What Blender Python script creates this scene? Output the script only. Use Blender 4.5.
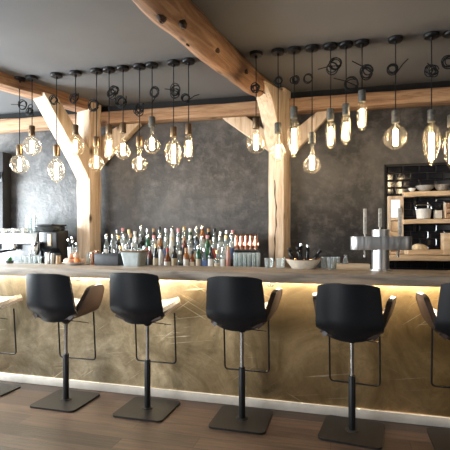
import bpy, bmesh, math, random
from mathutils import Vector, Matrix, noise
random.seed(7)
SC = bpy.context.scene
for _o in list(bpy.data.objects):
    bpy.data.objects.remove(_o)
R = math.radians
F, CX, HY, EYE = 430.0, 225.0, 240.0, 1.33     # focal length (px of the 450 frame), principal column, horizon row, eye height

# ---------------------------------------------------------------- camera
cd = bpy.data.cameras.new('camera')
cam = bpy.data.objects.new('camera', cd)
SC.collection.objects.link(cam)
cam.location = (0, 0, EYE)
cam.rotation_euler = (R(90), 0, 0)
cd.sensor_width = 36
cd.lens = 36 * F / 450
cd.shift_y = (HY - 225) / 450
cd.clip_start = 0.05
SC.camera = cam
SC.view_settings.view_transform = 'Standard'
SC.view_settings.look = 'None'
SC.view_settings.gamma = 1
SC.view_settings.use_curve_mapping = False
SC.view_settings.exposure = 0.0

# ---------------------------------------------------------------- daylight
w = bpy.data.worlds.new('world')
SC.world = w
w.use_nodes = True
w.node_tree.nodes['Background'].inputs[0].default_value = (0.82, 0.86, 0.92, 1)
w.node_tree.nodes['Background'].inputs[1].default_value = 0.055


def area(name, loc, target, sx, sy, power, col):
    l = bpy.data.lights.new(name, 'AREA')
    l.shape = 'RECTANGLE'
    l.size, l.size_y, l.energy, l.color = sx, sy, power, col
    o = bpy.data.objects.new(name, l)
    SC.collection.objects.link(o)
    o.location = loc
    o.rotation_euler = (Vector(target) - Vector(loc)).to_track_quat('-Z', 'Y').to_euler()
    return o


area('daylight_side_window', (-4.1, 4.3, 1.55), (-0.8, 4.9, 1.5), 1.4, 1.5, 370, (0.86, 0.95, 1.0))
area('daylight_rear_window', (-4.6, -0.6, 1.8), (0.0, 3.7, 1.0), 2.8, 2.2, 88, (0.93, 0.97, 1.0)).data.spread = R(110)
area('daylight_rear_window_east', (3.4, -2.2, 1.9), (0.8, 3.6, 1.0), 2.4, 2.0, 9, (1.0, 0.93, 0.85)).data.spread = R(110)


# ---------------------------------------------------------------- frames
class Frame:
    """A place frame: local x runs to the right along the thing, local y away from the room, turned a degrees clockwise."""
    def __init__(s, ox, oy, a):
        s.o = Vector((ox, oy)); s.a = R(a)
        s.u = Vector((math.cos(s.a), -math.sin(s.a))); s.n = Vector((math.sin(s.a), math.cos(s.a)))

    def x_at(s, px, y):
        r = (px - CX) / F
        return (r * (s.o.y + y * s.n.y) - (s.o.x + y * s.n.x)) / (s.u.x - r * s.u.y)

    def w(s, x, y, z=0):
        p = s.o + x * s.u + y * s.n
        return Vector((p.x, p.y, z))

    def at(s, px, y, z=0):
        return s.w(s.x_at(px, y), y, z)

    def h_at(s, px, py, y):
        return EYE + (HY - py) * s.at(px, y).y / F


BAR = Frame(0, 3.5, 15.5)
WALL = Frame(0, 4.68, 12.8)
CEIL = 2.865
CT = 1.09        # bar top
BT = 1.0         # back counter top


def hp(px, py, h):
    z = (EYE - h) * F / (py - HY)
    return Vector(((px - CX) * z / F, z, h))


# ---------------------------------------------------------------- object helpers
def link(o, parent=None):
    SC.collection.objects.link(o)
    if parent is not None:
        o.parent = parent
    return o


def tag(o, label=None, cat=None, group=None, kind=None):
    if label: o['label'] = label
    if cat: o['category'] = cat
    if group: o['group'] = group
    if kind: o['kind'] = kind
    return o


def empty(name, loc, a=0.0, label=None, cat=None, group=None):
    o = bpy.data.objects.new(name, None)
    o.empty_display_size = 0.05
    o.location = loc
    o.rotation_euler = (0, 0, -a)
    link(o)
    return tag(o, label, cat, group)


def mesh_obj(name, bm, mat, parent=None, loc=None, a=None, smooth=40):
    me = bpy.data.meshes.new(name)
    bmesh.ops.recalc_face_normals(bm, faces=bm.faces[:])
    bm.to_mesh(me); bm.free()
    if smooth:
        me.shade_smooth()
        me.set_sharp_from_angle(angle=R(smooth))
    if isinstance(mat, (list, tuple)):
        for m in mat: me.materials.append(m)
    else:
        me.materials.append(mat)
    o = bpy.data.objects.new(name, me)
    if loc is not None: o.location = loc
    if a is not None: o.rotation_euler = (0, 0, -a)
    return link(o, parent)


def copy_tree(o, parent=None):
    c = o.copy()
    SC.collection.objects.link(c)
    if parent is not None: c.parent = parent
    for ch in list(o.children):
        copy_tree(ch, c)
    return c


def box(bm, x0, x1, y0, y1, z0, z1, bev=0.0, seg=2, M=None, mi=0):
    t = bmesh.new()
    vs = [t.verts.new((x, y, z)) for z in (z0, z1) for y in (y0, y1) for x in (x0, x1)]
    for f in ((0, 2, 3, 1), (4, 5, 7, 6), (0, 1, 5, 4), (2, 6, 7, 3), (0, 4, 6, 2), (1, 3, 7, 5)):
        t.faces.new([vs[i] for i in f])
    if bev:
        bmesh.ops.bevel(t, geom=t.edges[:], offset=bev, segments=seg, profile=0.5, affect='EDGES')
    merge(bm, t, M, mi)


def merge(bm, t, M=None, mi=0):
    vm = {}
    for v in t.verts:
        vm[v] = bm.verts.new(M @ v.co if M is not None else v.co)
    for f in t.faces:
        try:
            n = bm.faces.new([vm[v] for v in f.verts]); n.material_index = mi
        except ValueError:
            pass
    t.free()


def lathe(bm, prof, n=20, M=None, mi=0, cap0=True, cap1=True):
    """prof: list of (r, z); turned about z."""
    rings = []
    for r, z in prof:
        ring = []
        if r < 1e-5:
            p = Vector((0, 0, z)); ring = [bm.verts.new(M @ p if M is not None else p)]
        else:
            for i in range(n):
                p = Vector((r * math.cos(2 * math.pi * i / n), r * math.sin(2 * math.pi * i / n), z))
                ring.append(bm.verts.new(M @ p if M is not None else p))
        rings.append(ring)
    for a, b in zip(rings, rings[1:]):
        if len(a) == 1 and len(b) == 1: continue
        for i in range(n):
            j = (i + 1) % n
            if len(a) == 1: f = bm.faces.new((a[0], b[j], b[i]))
            elif len(b) == 1: f = bm.faces.new((a[i], a[j], b[0]))
            else: f = bm.faces.new((a[i], a[j], b[j], b[i]))
            f.material_index = mi
    if cap0 and len(rings[0]) > 1: bm.faces.new(rings[0][::-1]).material_index = mi
    if cap1 and len(rings[-1]) > 1: bm.faces.new(rings[-1]).material_index = mi


def tube(bm, pts, r, n=8, closed=False, mi=0):
    pts = [Vector(p) for p in pts]
    k = len(pts)
    rad = r if isinstance(r, (list, tuple)) else [r] * k
    up = None; rings = []
    for i, p in enumerate(pts):
        a = pts[i - 1] if (i > 0 or closed) else p
        b = pts[(i + 1) % k] if (i < k - 1 or closed) else p
        t = (b - a).normalized()
        if up is None:
            up = Vector((0, 0, 1)) if abs(t.z) < 0.9 else Vector((1, 0, 0))
        s = t.cross(up).normalized(); up = s.cross(t).normalized()
        rings.append([bm.verts.new(p + rad[i] * (math.cos(2 * math.pi * j / n) * s + math.sin(2 * math.pi * j / n) * up)) for j in range(n)])
    seq = list(zip(rings, rings[1:])) + ([(rings[-1], rings[0])] if closed else [])
    for a, b in seq:
        for j in range(n):
            bm.faces.new((a[j], a[(j + 1) % n], b[(j + 1) % n], b[j])).material_index = mi
    if not closed:
        bm.faces.new(rings[0][::-1]); bm.faces.new(rings[-1])


def round_path(pts, rad, n=4):
    pts = [Vector(p) for p in pts]; out = [pts[0]]
    for a, b, c in zip(pts, pts[1:], pts[2:]):
        p = b + (a - b).normalized() * rad; q = b + (c - b).normalized() * rad
        for i in range(n + 1):
            t = i / n
            out.append(p.lerp(b, t).lerp(b.lerp(q, t), t))
    out.append(pts[-1])
    return out


def prism(bm, poly, x0, x1, axis='x', bev=0.0):
    """poly of (y, z) extruded along x."""
    t = bmesh.new()
    A = [t.verts.new((x0, y, z) if axis == 'x' else (y, x0, z)) for y, z in poly]
    B = [t.verts.new((x1, y, z) if axis == 'x' else (y, x1, z)) for y, z in poly]
    n = len(poly)
    t.faces.new(A[::-1]); t.faces.new(B)
    for i in range(n):
        t.faces.new((A[i], A[(i + 1) % n], B[(i + 1) % n], B[i]))
    bmesh.ops.recalc_face_normals(t, faces=t.faces[:])
    if bev:
        bmesh.ops.bevel(t, geom=t.edges[:], offset=bev, segments=2, profile=0.5, affect='EDGES')
    merge(bm, t)


def sheet(bm, pos, nu, nv, th, mi=0):
    """A solid sheet: pos(u, v) -> point; given thickness along its normal."""
    t = bmesh.new()
    g = [[t.verts.new(pos(i / nu, j / nv)) for j in range(nv + 1)] for i in range(nu + 1)]
    for i in range(nu):
        for j in range(nv):
            t.faces.new((g[i][j], g[i + 1][j], g[i + 1][j + 1], g[i][j + 1]))
    t.normal_update()
    top = {v: t.verts.new(v.co + v.normal * th) for row in g for v in row}
    for f in list(t.faces):
        t.faces.new([top[v] for v in f.verts][::-1])
    rim = [g[i][0] for i in range(nu + 1)] + [g[nu][j] for j in range(1, nv + 1)] + \
          [g[i][nv] for i in range(nu - 1, -1, -1)] + [g[0][j] for j in range(nv - 1, 0, -1)]
    for a, b in zip(rim, rim[1:] + rim[:1]):
        t.faces.new((a, b, top[b], top[a]))
    bmesh.ops.recalc_face_normals(t, faces=t.faces[:])
    merge(bm, t, None, mi)


# ---------------------------------------------------------------- materials
class NT:
    def __init__(s, name):
        s.m = bpy.data.materials.new(name); s.m.use_nodes = True
        s.t = s.m.node_tree; s.b = s.t.nodes['Principled BSDF']; s.out = s.t.nodes['Material Output']

    def n(s, typ, **kw):
        x = s.t.nodes.new(typ)
        for k, v in kw.items():
            if k in x.inputs: x.inputs[k].default_value = v
            else: setattr(x, k, v)
        return x

    def l(s, a, b): s.t.links.new(a, b)

    def coord(s, scale=(1, 1, 1), out='Object'):
        c = s.n('ShaderNodeTexCoord'); m = s.n('ShaderNodeMapping')
        m.inputs['Scale'].default_value = scale
        s.l(c.outputs[out], m.inputs[0])
        return m.outputs[0]

    def noise(s, vec, scale, detail=4, rough=0.55, dist=0.0):
        x = s.n('ShaderNodeTexNoise')
        x.inputs['Scale'].default_value = scale; x.inputs['Detail'].default_value = detail
        x.inputs['Roughness'].default_value = rough; x.inputs['Distortion'].default_value = dist
        s.l(vec, x.inputs['Vector'])
        return x.outputs['Fac']

    def ramp(s, fac, stops):
        r = s.n('ShaderNodeValToRGB')
        e = r.color_ramp.elements
        while len(e) < len(stops): e.new(0.5)
        for el, (p, c) in zip(e, stops):
            el.position = p; el.color = (*c, 1) if len(c) == 3 else c
        s.l(fac, r.inputs[0])
        return r.outputs[0]

    def mix(s, fac, a, b, typ='MIX'):
        x = s.n('ShaderNodeMix', data_type='RGBA', blend_type=typ)
        for v, i in ((fac, 0), (a, 6), (b, 7)):
            if hasattr(v, 'is_linked'): s.l(v, x.inputs[i])
            else: x.inputs[i].default_value = v if i == 0 else (*v, 1)
        return x.outputs[2]

    def bump(s, h, strength=0.3, dist=0.01):
        x = s.n('ShaderNodeBump'); x.inputs['Strength'].default_value = strength; x.inputs['Distance'].default_value = dist
        s.l(h, x.inputs['Height']); s.l(x.outputs[0], s.b.inputs['Normal'])

    def set(s, col=None, rough=None, metal=None, spec=None):
        if col is not None:
            if hasattr(col, 'is_linked'): s.l(col, s.b.inputs['Base Color'])
            else: s.b.inputs['Base Color'].default_value = (*col, 1)
        if rough is not None:
            if hasattr(rough, 'is_linked'): s.l(rough, s.b.inputs['Roughness'])
            else: s.b.inputs['Roughness'].default_value = rough
        if metal is not None: s.b.inputs['Metallic'].default_value = metal
        if spec is not None: s.b.inputs['Specular IOR Level'].default_value = spec
        return s.m


def plain(name, col, rough=0.5, metal=0.0, var=0.12, scale=30, bump=0.0):
    t = NT(name); v = t.coord(); f = t.noise(v, scale, 3)
    c = t.ramp(f, [(0.3, tuple(x * (1 - var) for x in col)), (0.7, tuple(min(1, x * (1 + var)) for x in col))])
    if bump: t.bump(f, bump, 0.004)
    return t.set(c, rough, metal)


def timber(name, dark, mid, light, axis=2, rough=0.75, scale=1.0):
    t = NT(name)
    sc = [14 * scale] * 3; sc[axis] = 1.3 * scale
    v = t.coord(tuple(sc)); f = t.noise(v, 1.6, 7, 0.62, 0.8)
    c = t.ramp(f, [(0.28, dark), (0.45, mid), (0.68, light)])
    v2 = t.coord(); k = t.noise(v2, 2.6, 3)
    c = t.mix(t.ramp(k, [(0.35, (0.0,) * 3), (0.7, (0.55,) * 3)]), c, t.mix(0.5, c, mid))
    vk = t.n('ShaderNodeTexVoronoi'); vk.inputs['Scale'].default_value = 3.2
    sc2 = [1.6] * 3; sc2[axis] = 0.8
    t.l(t.coord(tuple(sc2)), vk.inputs['Vector'])
    kn = t.ramp(vk.outputs['Distance'], [(0.05, (1,) * 3), (0.16, (0,) * 3)])
    c = t.mix(kn, c, tuple(x * 0.35 for x in dark))
    t.bump(f, 0.5, 0.012)
    return t.set(c, rough)


def glassy(name, tint, body=(0.6, 0.65, 0.66), diff=0.06, lo=0.06, hi=0.75, rough=0.04, scat='ShaderNodeBsdfDiffuse'):
    """Thin clear glass: see-through, mirror sheen that grows towards the edges, a little haze."""
    t = NT(name)
    tr = t.n('ShaderNodeBsdfTransparent'); tr.inputs[0].default_value = (*tint, 1)
    gl = t.n('ShaderNodeBsdfGlossy'); gl.inputs['Roughness'].default_value = rough
    gl.inputs[0].default_value = (*body, 1)
    df = t.n(scat); df.inputs[0].default_value = (*body, 1)
    lw = t.n('ShaderNodeLayerWeight'); lw.inputs[0].default_value = 0.5
    mr = t.n('ShaderNodeMapRange'); mr.inputs[3].default_value = lo; mr.inputs[4].default_value = hi
    pw = t.n('ShaderNodeMath', operation='POWER'); pw.inputs[1].default_value = 2.2
    t.l(lw.outputs['Facing'], pw.inputs[0]); t.l(pw.outputs[0], mr.inputs[0])
    m1 = t.n('ShaderNodeMixShader'); t.l(mr.outputs[0], m1.inputs[0]); t.l(tr.outputs[0], m1.inputs[1]); t.l(gl.outputs[0], m1.inputs[2])
    m2 = t.n('ShaderNodeMixShader'); m2.inputs[0].default_value = diff; t.l(m1.outputs[0], m2.inputs[1]); t.l(df.outputs[0], m2.inputs[2])
    t.l(m2.outputs[0], t.out.inputs[0])
    return t.m


def glow(name, col, strength):
    t = NT(name)
    e = t.n('ShaderNodeEmission'); e.inputs[0].default_value = (*col, 1); e.inputs[1].default_value = strength
    t.l(e.outputs[0], t.out.inputs[0])
    return t.m


def mat_plaster():
    t = NT('dark_mottled_plaster'); v = t.coord()
    f = t.noise(v, 1.3, 8, 0.65, 0.6); g = t.noise(v, 9, 6, 0.7)
    c = t.ramp(f, [(0.35, (0.014, 0.013, 0.014)), (0.48, (0.033, 0.031, 0.031)), (0.64, (0.092, 0.086, 0.082))])
    c = t.mix(t.ramp(g, [(0.48, (0,) * 3), (0.72, (0.6,) * 3)]), c, (0.16, 0.148, 0.138))
    t.bump(g, 0.6, 0.014)
    return t.set(c, t.ramp(f, [(0.3, (0.38,) * 3), (0.7, (0.55,) * 3)]), spec=0.5)


def mat_ceiling():
    t = NT('grey_painted_ceiling'); v = t.coord(); f = t.noise(v, 0.9, 4)
    c = t.ramp(f, [(0.3, (0.095, 0.094, 0.096)), (0.7, (0.128, 0.125, 0.126))])
    return t.set(c, 0.75)


def mat_floor():
    t = NT('dark_oak_planks')
    v = t.coord()
    br = t.n('ShaderNodeTexBrick')
    br.offset = 0.37
    for k, val in (('Scale', 1.0), ('Mortar Size', 0.0022), ('Mortar Smooth', 0.2), ('Bias', 0.0), ('Brick Width', 1.35), ('Row Height', 0.155)):
        br.inputs[k].default_value = val
    br.inputs['Color1'].default_value = (0.030, 0.019, 0.014, 1)
    br.inputs['Color2'].default_value = (0.115, 0.069, 0.047, 1)
    br.inputs['Mortar'].default_value = (0.012, 0.008, 0.006, 1)
    t.l(v, br.inputs['Vector'])
    v2 = t.coord((1.2, 16, 1)); f = t.noise(v2, 2.0, 7, 0.65, 0.5)
    c = t.mix(0.9, br.outputs[0], t.ramp(f, [(0.32, (0.15,) * 3), (0.68, (1.5,) * 3)]), 'MULTIPLY')
    t.bump(f, 0.25, 0.006)
    return t.set(c, t.ramp(f, [(0.3, (0.32,) * 3), (0.7, (0.5,) * 3)]))


def mat_brass():
    t = NT('patinated_brass_sheet'); v = t.coord()
    f = t.noise(v, 1.5, 8, 0.66, 0.9); g = t.noise(v, 7, 7, 0.72, 0.6)
    c = t.ramp(f, [(0.30, (0.11, 0.085, 0.05)), (0.47, (0.31, 0.25, 0.155)), (0.68, (0.62, 0.52, 0.36))])
    c = t.mix(t.ramp(g, [(0.42, (0,) * 3), (0.70, (0.75,) * 3)]), c, (0.17, 0.125, 0.075))
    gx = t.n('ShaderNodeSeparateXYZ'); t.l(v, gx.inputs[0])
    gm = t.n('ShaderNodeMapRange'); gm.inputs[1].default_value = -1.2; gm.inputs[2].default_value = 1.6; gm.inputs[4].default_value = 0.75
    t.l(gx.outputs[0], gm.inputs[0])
    c = t.mix(gm.outputs[0], c, t.mix(1.0, c, (1.65, 1.30, 0.78), 'MULTIPLY'))      # daylight reflection painted in: greyer left end, lighter gold towards the tap
    mk = t.ramp(t.noise(v, 2.3, 3), [(0.47, (0,) * 3), (0.60, (0.8,) * 3)])
    for ang, sx in ((35, 1.4), (-28, 1.1), (8, 1.8)):       # fine straight scratches
        cc = t.n('ShaderNodeTexCoord'); mp = t.n('ShaderNodeMapping')
        mp.inputs['Rotation'].default_value = (0, R(ang), 0); mp.inputs['Scale'].default_value = (sx, 1, 70)
        m0 = t.n('ShaderNodeMapping'); m0.inputs['Rotation'].default_value = (0, R(ang), 0)
        t.l(cc.outputs['Object'], m0.inputs[0])
        mp.inputs['Rotation'].default_value = (0, 0, 0); t.l(m0.outputs[0], mp.inputs[0])
        sr = t.ramp(t.noise(mp.outputs[0], 1.0, 2, 0.5, 0.3), [(0.675, (0,) * 3), (0.71, (0.8,) * 3)])
        c = t.mix(t.mix(1.0, sr, mk, 'MULTIPLY'), c, (0.92, 0.80, 0.58))
    t.bump(f, 0.25, 0.03)
    return t.set(c, t.ramp(g, [(0.3, (0.26,) * 3), (0.7, (0.46,) * 3)]), 0.9)


def mat_leather(name, col, rough=0.42):
    t = NT(name); v = t.coord(); f = t.noise(v, 4, 4); g = t.n('ShaderNodeTexVoronoi'); g.inputs['Scale'].default_value = 220
    t.l(v, g.inputs['Vector'])
    c = t.ramp(f, [(0.3, tuple(x * 0.8 for x in col)), (0.7, tuple(x * 1.25 for x in col))])
    t.bump(g.outputs['Distance'], 0.12, 0.002)
    return t.set(c, rough)


def mat_seat():
    t = NT('cream_speckled_hide'); v = t.coord(); vo = t.n('ShaderNodeTexVoronoi'); vo.inputs['Scale'].default_value = 55
    t.l(v, vo.inputs['Vector'])
    c = t.ramp(vo.outputs['Distance'], [(0.22, (0.16, 0.12, 0.09)), (0.34, (0.27, 0.235, 0.19))])
    return t.set(c, 0.75)


def mat_steel(name='brushed_steel', col=(0.66, 0.66, 0.65), rough=0.38):
    t = NT(name); v = t.coord((30, 30, 1)); f = t.noise(v, 3, 3)
    return t.set(t.ramp(f, [(0.3, tuple(x * 0.85 for x in col)), (0.7, col)]), t.ramp(f, [(0.3, (rough * 0.8,) * 3), (0.7, (rough * 1.3,) * 3)]), 1.0)


M = dict(
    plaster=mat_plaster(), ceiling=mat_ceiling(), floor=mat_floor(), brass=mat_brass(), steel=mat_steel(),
    chrome=mat_steel('polished_chrome', (0.7, 0.7, 0.7), 0.12),
    black_leather=mat_leather('black_leather', (0.010, 0.012, 0.015), 0.36), brown_leather=mat_leather('brown_leather', (0.050, 0.030, 0.021), 0.42),
    seat=mat_seat(), black_metal=plain('black_powder_coated_steel', (0.018, 0.018, 0.019), 0.42, 0.6),
    base_metal=plain('dark_steel_plate', (0.020, 0.017, 0.016), 0.5, 0.4),
    oak_z=timber('oak_timber_upright', (0.27, 0.155, 0.085), (0.56, 0.42, 0.29), (0.74, 0.62, 0.48), 2),
    oak_y=timber('oak_timber_log', (0.085, 0.038, 0.019), (0.25, 0.125, 0.062), (0.42, 0.255, 0.145), 1),
    oak_x=timber('oak_timber_rail', (0.13, 0.062, 0.032), (0.29, 0.165, 0.09), (0.46, 0.30, 0.18), 0),
    top_wood=timber('smoked_oak_bartop', (0.12, 0.10, 0.08), (0.33, 0.27, 0.21), (0.52, 0.43, 0.33), 0, 0.45, 0.9),
    shelf_wood=timber('pale_oak_shelf', (0.42, 0.27, 0.14), (0.62, 0.44, 0.27), (0.78, 0.61, 0.42), 0, 0.6),
    stone=plain('pale_stone', (0.62, 0.57, 0.50), 0.6, 0, 0.12, 8, 0.1),
    socket_bronze=mat_steel('aged_bronze', (0.24, 0.165, 0.10), 0.38),
    socket_grey=plain('grey_concrete_socket', (0.12, 0.116, 0.10), 0.6, 0.25, 0.25, 60, 0.2),
    cord=plain('black_cord', (0.004, 0.004, 0.004), 0.8),
    bulb=glassy('amber_bulb_glass', (1.0, 0.97, 0.91), (1.0, 0.93, 0.80), 0.028, 0.03, 0.36, 0.03, 'ShaderNodeBsdfTranslucent'),
    filament=glow('glowing_filament', (1.0, 0.76, 0.48), 105),
    led=glow('warm_led_strip', (1.0, 0.89, 0.72), 125),
    glass=glassy('clear_glass', (0.93, 0.96, 0.96), (0.92, 0.95, 0.95), 0.09, 0.08, 0.85),
    white=plain('white_ceramic', (0.78, 0.78, 0.75), 0.25, 0, 0.03),
    white_enamel=plain('white_enamel', (0.72, 0.71, 0.68), 0.35, 0, 0.05),
    black_plastic=plain('black_plastic', (0.014, 0.014, 0.015), 0.35),
    slate=plain('dark_slate_box', (0.035, 0.037, 0.042), 0.5, 0, 0.3, 14, 0.1),
    copper=mat_steel('polished_copper', (0.86, 0.46, 0.32), 0.2),
    dark_cab=plain('charcoal_cabinet', (0.03, 0.03, 0.032), 0.5),
    gunmetal=mat_steel('grey_steel', (0.24, 0.25, 0.26), 0.3),
    zinc=plain('pale_zinc', (0.38, 0.42, 0.42), 0.42, 0.7, 0.15, 18),
)

# ---------------------------------------------------------------- room shell
bm = bmesh.new(); box(bm, -6.5, 6.5, -6.5, 3.2, -0.1, 0)
tag(mesh_obj('floor', bm, M['floor'], loc=BAR.w(0, 0), a=BAR.a, smooth=0), 'dark oak plank floor in front of the bar', 'floor', kind='structure')
bm = bmesh.new(); box(bm, -6.5, 6.5, -6.5, 3.2, CEIL, CEIL + 0.1)
tag(mesh_obj('ceiling', bm, M['ceiling'], loc=BAR.w(0, 0), a=BAR.a, smooth=0), 'dark grey painted ceiling above the bar', 'ceiling', kind='structure')
bm = bmesh.new(); box(bm, -4.2, 5.0, 0, 0.15, 0, CEIL)
tag(mesh_obj('wall_back', bm, M['plaster'], loc=WALL.w(0, 0), a=WALL.a, smooth=0), 'dark mottled plaster wall behind the bar', 'wall', kind='structure')

# ---------------------------------------------------------------- dark reveal at the far left end of the back wall
xl = WALL.x_at(4, -0.12)
bm = bmesh.new(); box(bm, xl - 0.5, xl, -0.14, -0.002, 0, WALL.h_at(4, 152, -0.12), 0.008)
o = tag(mesh_obj('trim_1', bm, M['dark_cab'], loc=WALL.w(0, 0), a=WALL.a), 'black door casing at the left end of the back wall', 'trim', kind='structure')

# ---------------------------------------------------------------- bar
bar = empty('bar_counter', BAR.w(0, 0), BAR.a, 'long bar front clad in scratched golden brass sheet, pale plinth at the floor', 'bar')
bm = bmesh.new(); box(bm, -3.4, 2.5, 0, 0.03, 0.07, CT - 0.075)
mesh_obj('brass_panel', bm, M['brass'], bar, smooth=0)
bm = bmesh.new(); box(bm, -3.4, 2.5, -0.02, 0.06, 0, 0.07, 0.004)
tag(mesh_obj('plinth', bm, M['stone'], bar), 'pale stone plinth')
bm = bmesh.new(); box(bm, -3.4, 2.5, 0.03, 0.30, 0.07, CT - 0.075)
mesh_obj('carcass', bm, M['dark_cab'], bar, smooth=0)
bm = bmesh.new(); box(bm, -3.38, 2.48, -0.125, -0.10, CT - 0.084, CT - 0.0745)
tag(mesh_obj('light_strip', bm, M['led'], bar, smooth=0), 'glowing warm light strip under the counter')
ct = empty('bar_countertop', BAR.w(0, 0), BAR.a, 'long thick grey brown wooden counter slab on top of the bar', 'countertop')
bm = bmesh.new(); box(bm, -3.45, 2.55, -0.24, 0.39, CT - 0.074, CT, 0.004)
mesh_obj('slab', bm, M['top_wood'], ct)

for px, py, lab in ((78, 279, 'small black bag hook under the counter, beside the stool second from the left'),
                    (270.5, 285, 'small black bag hook under the counter, right of the middle stool')):
    c = BAR.at(px, -0.1)
    bm = bmesh.new()
    tube(bm, [(0, 0, 0), (0, 0, -0.035)], 0.004)
    tube(bm, round_path([(-0.022, 0, -0.026), (-0.018, 0, -0.04), (0.018, 0, -0.04), (0.022, 0, -0.026)], 0.006), 0.004)
    tag(mesh_obj('bag_hook', bm, M['black_metal'], loc=(c.x, c.y, CT - 0.0745), a=BAR.a), lab, 'hook', 'bag hooks under the counter')


# ---------------------------------------------------------------- timber frame
def grow(bm, amp, sc, seed=0):
    """Hand-hewn unevenness."""
    for v in bm.verts:
        d = noise.noise_vector(v.co * sc + Vector((seed, 0, 0)))
        v.co += d * amp


def hewn_bar(bm, x0, x1, y0, y1, z0, z1, n, axis=2, bev=0.012):
    t = bmesh.new()
    vs = [t.verts.new((x, y, z)) for z in (z0, z1) for y in (y0, y1) for x in (x0, x1)]
    for f in ((0, 2, 3, 1), (4, 5, 7, 6), (0, 1, 5, 4), (2, 6, 7, 3), (0, 4, 6, 2), (1, 3, 7, 5)):
        t.faces.new([vs[i] for i in f])
    long = [e for e in t.edges if abs((e.verts[1].co - e.verts[0].co)[axis]) > 1e-4]
    bmesh.ops.subdivide_edges(t, edges=long, cuts=n)
    es = [e for e in t.edges if abs((e.verts[1].co - e.verts[0].co).normalized()[axis]) > 0.9]
    bmesh.ops.bevel(t, geom=es, offset=bev, segments=2, profile=0.5, affect='EDGES')
    grow(t, 0.006, 5)
    merge(bm, t)


def timber_post(name, corner, a, wd, dp, knee, label, knee_label):
    """corner: front right corner on the plan; local x right along the front face, local y away."""
    fr = Frame(corner[0], corner[1], a)
    r = empty(name, fr.w(-wd / 2, dp / 2), fr.a, label, 'post')
    bm = bmesh.new(); hewn_bar(bm, -wd / 2, wd / 2, -dp / 2, dp / 2, 0, CEIL - 0.02, 14)
    mesh_obj('shaft', bm, M['oak_z'], r)
    bm = bmesh.new()
    prism(bm, [(y - dp / 2, z) for y, z in knee], -wd / 2 + 0.004, wd / 2 - 0.004, bev=0.01)
    tag(mesh_obj('knee_brace', bm, M['oak_z'], r), knee_label)
    return r, fr


POST_L, FL = timber_post('timber_post', (-1.48, 4.70), 32.6, 0.215, 0.165,
                [(0.01, 1.98), (-0.13, 2.20), (-0.3, 2.43), (-0.56, 2.79), (-0.40, 2.79), (-0.2, 2.55), (0.01, 2.31)],
                'squared oak post with straight diagonal brace, left of the bottles and beside the coffee grinder', 'diagonal brace up to the ceiling beam')
POST_C, FC = timber_post('timber_post', (0.582, 4.26), 32.6, 0.172, 0.175,
                [(0.01, 2.2), (-0.06, 2.3), (-0.13, 2.45), (-0.24, 2.66), (-0.40, 2.79), (0.01, 2.81)],
                'thick cracked oak post between copper mugs and beer tap, curving into the log beam', 'curved knee growing into the beam')
# shrinkage crack of the middle post
bm = bmesh.new()
pts = [(-0.005 + 0.008 * math.sin(z * 9) + 0.004 * math.sin(z * 31), -0.0895, z) for z in [1.12 + 0.045 * i for i in range(19)]]
tube(bm, pts, [0.0045 + 0.002 * math.sin(i * 1.7) for i in range(19)], 6)
tag(mesh_obj('crack', bm, plain('dark_crack', (0.03, 0.018, 0.01), 0.9), POST_C), 'long dark drying crack')


def log_beam(name, path, radii, label):
    """Rounded natural log let into the ceiling; path (x, y, z)."""
    o = Vector(path[0])
    bm = bmesh.new()
    P = [Vector(p) - o for p in path]
    # smooth path
    pts, rad = [], []
    n = len(P)
    for i in range(n - 1):
        p0, p1, p2, p3 = P[max(i - 1, 0)], P[i], P[i + 1], P[min(i + 2, n - 1)]
        for k in range(8):
            t = k / 8
            pts.append(0.5 * ((2 * p1) + (p2 - p0) * t + (2 * p0 - 5 * p1 + 4 * p2 - p3) * t * t + (3 * p1 - p0 - 3 * p2 + p3) * t ** 3))
            rad.append(radii[i] * (1 - t) + radii[i + 1] * t)
    pts.append(P[-1]); rad.append(radii[-1])
    tube(bm, pts, rad, 16)
    for v in bm.verts:
        v.co += noise.noise_vector(v.co * 3.0) * 0.022 + noise.noise_vector(v.co * 9) * 0.006
    a = math.atan2(P[-1].x, P[-1].y)
    bmesh.ops.rotate(bm, verts=bm.verts[:], cent=(0, 0, 0), matrix=Matrix.Rotation(a, 3, 'Z'))
    r = empty(name, o, a, label, 'beam')
    mesh_obj('log', bm, M['oak_y'], r, smooth=60)
    return r, pts, rad, a


zc = CEIL - 0.06
beam, bpts, brad, ba = log_beam('ceiling_beam', [(-0.78, 1.6, zc), (-0.55, 2.2, zc), (-0.33, 2.75, zc - 0.01), (0.05, 3.6, zc - 0.005), (0.27, 4.0, zc - 0.01), (0.53, 4.36, zc - 0.03)],
         [0.135, 0.13, 0.125, 0.12, 0.108, 0.06], 'crooked knotty log beam running across the ceiling down to the middle post')
bm = bmesh.new()
for k, (i, ang, s) in enumerate(((14, -1.45, 0.036), (16, -0.95, 0.030), (20, -0.7, 0.024), (25, -0.45, 0.022), (18, -1.7, 0.014), (12, -0.7, 0.02))):
    p = Matrix.Rotation(ba, 3, 'Z') @ bpts[i]
    q = p + Vector((math.cos(ang), 0, math.sin(ang))) * (brad[i] - 0.004)
    t = bmesh.new(); bmesh.ops.create_icosphere(t, subdivisions=2, radius=s)
    for v in t.verts: v.co = Vector((v.co.x * 0.7, v.co.y * 1.4, v.co.z)) + noise.noise_vector(v.co * 60) * s * 0.3 + q
    merge(bm, t)
tag(mesh_obj('knots', bm, plain('dark_knot_wood', (0.045, 0.022, 0.012), 0.85, 0, 0.4, 60), beam), 'dark knots in the log')

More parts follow.
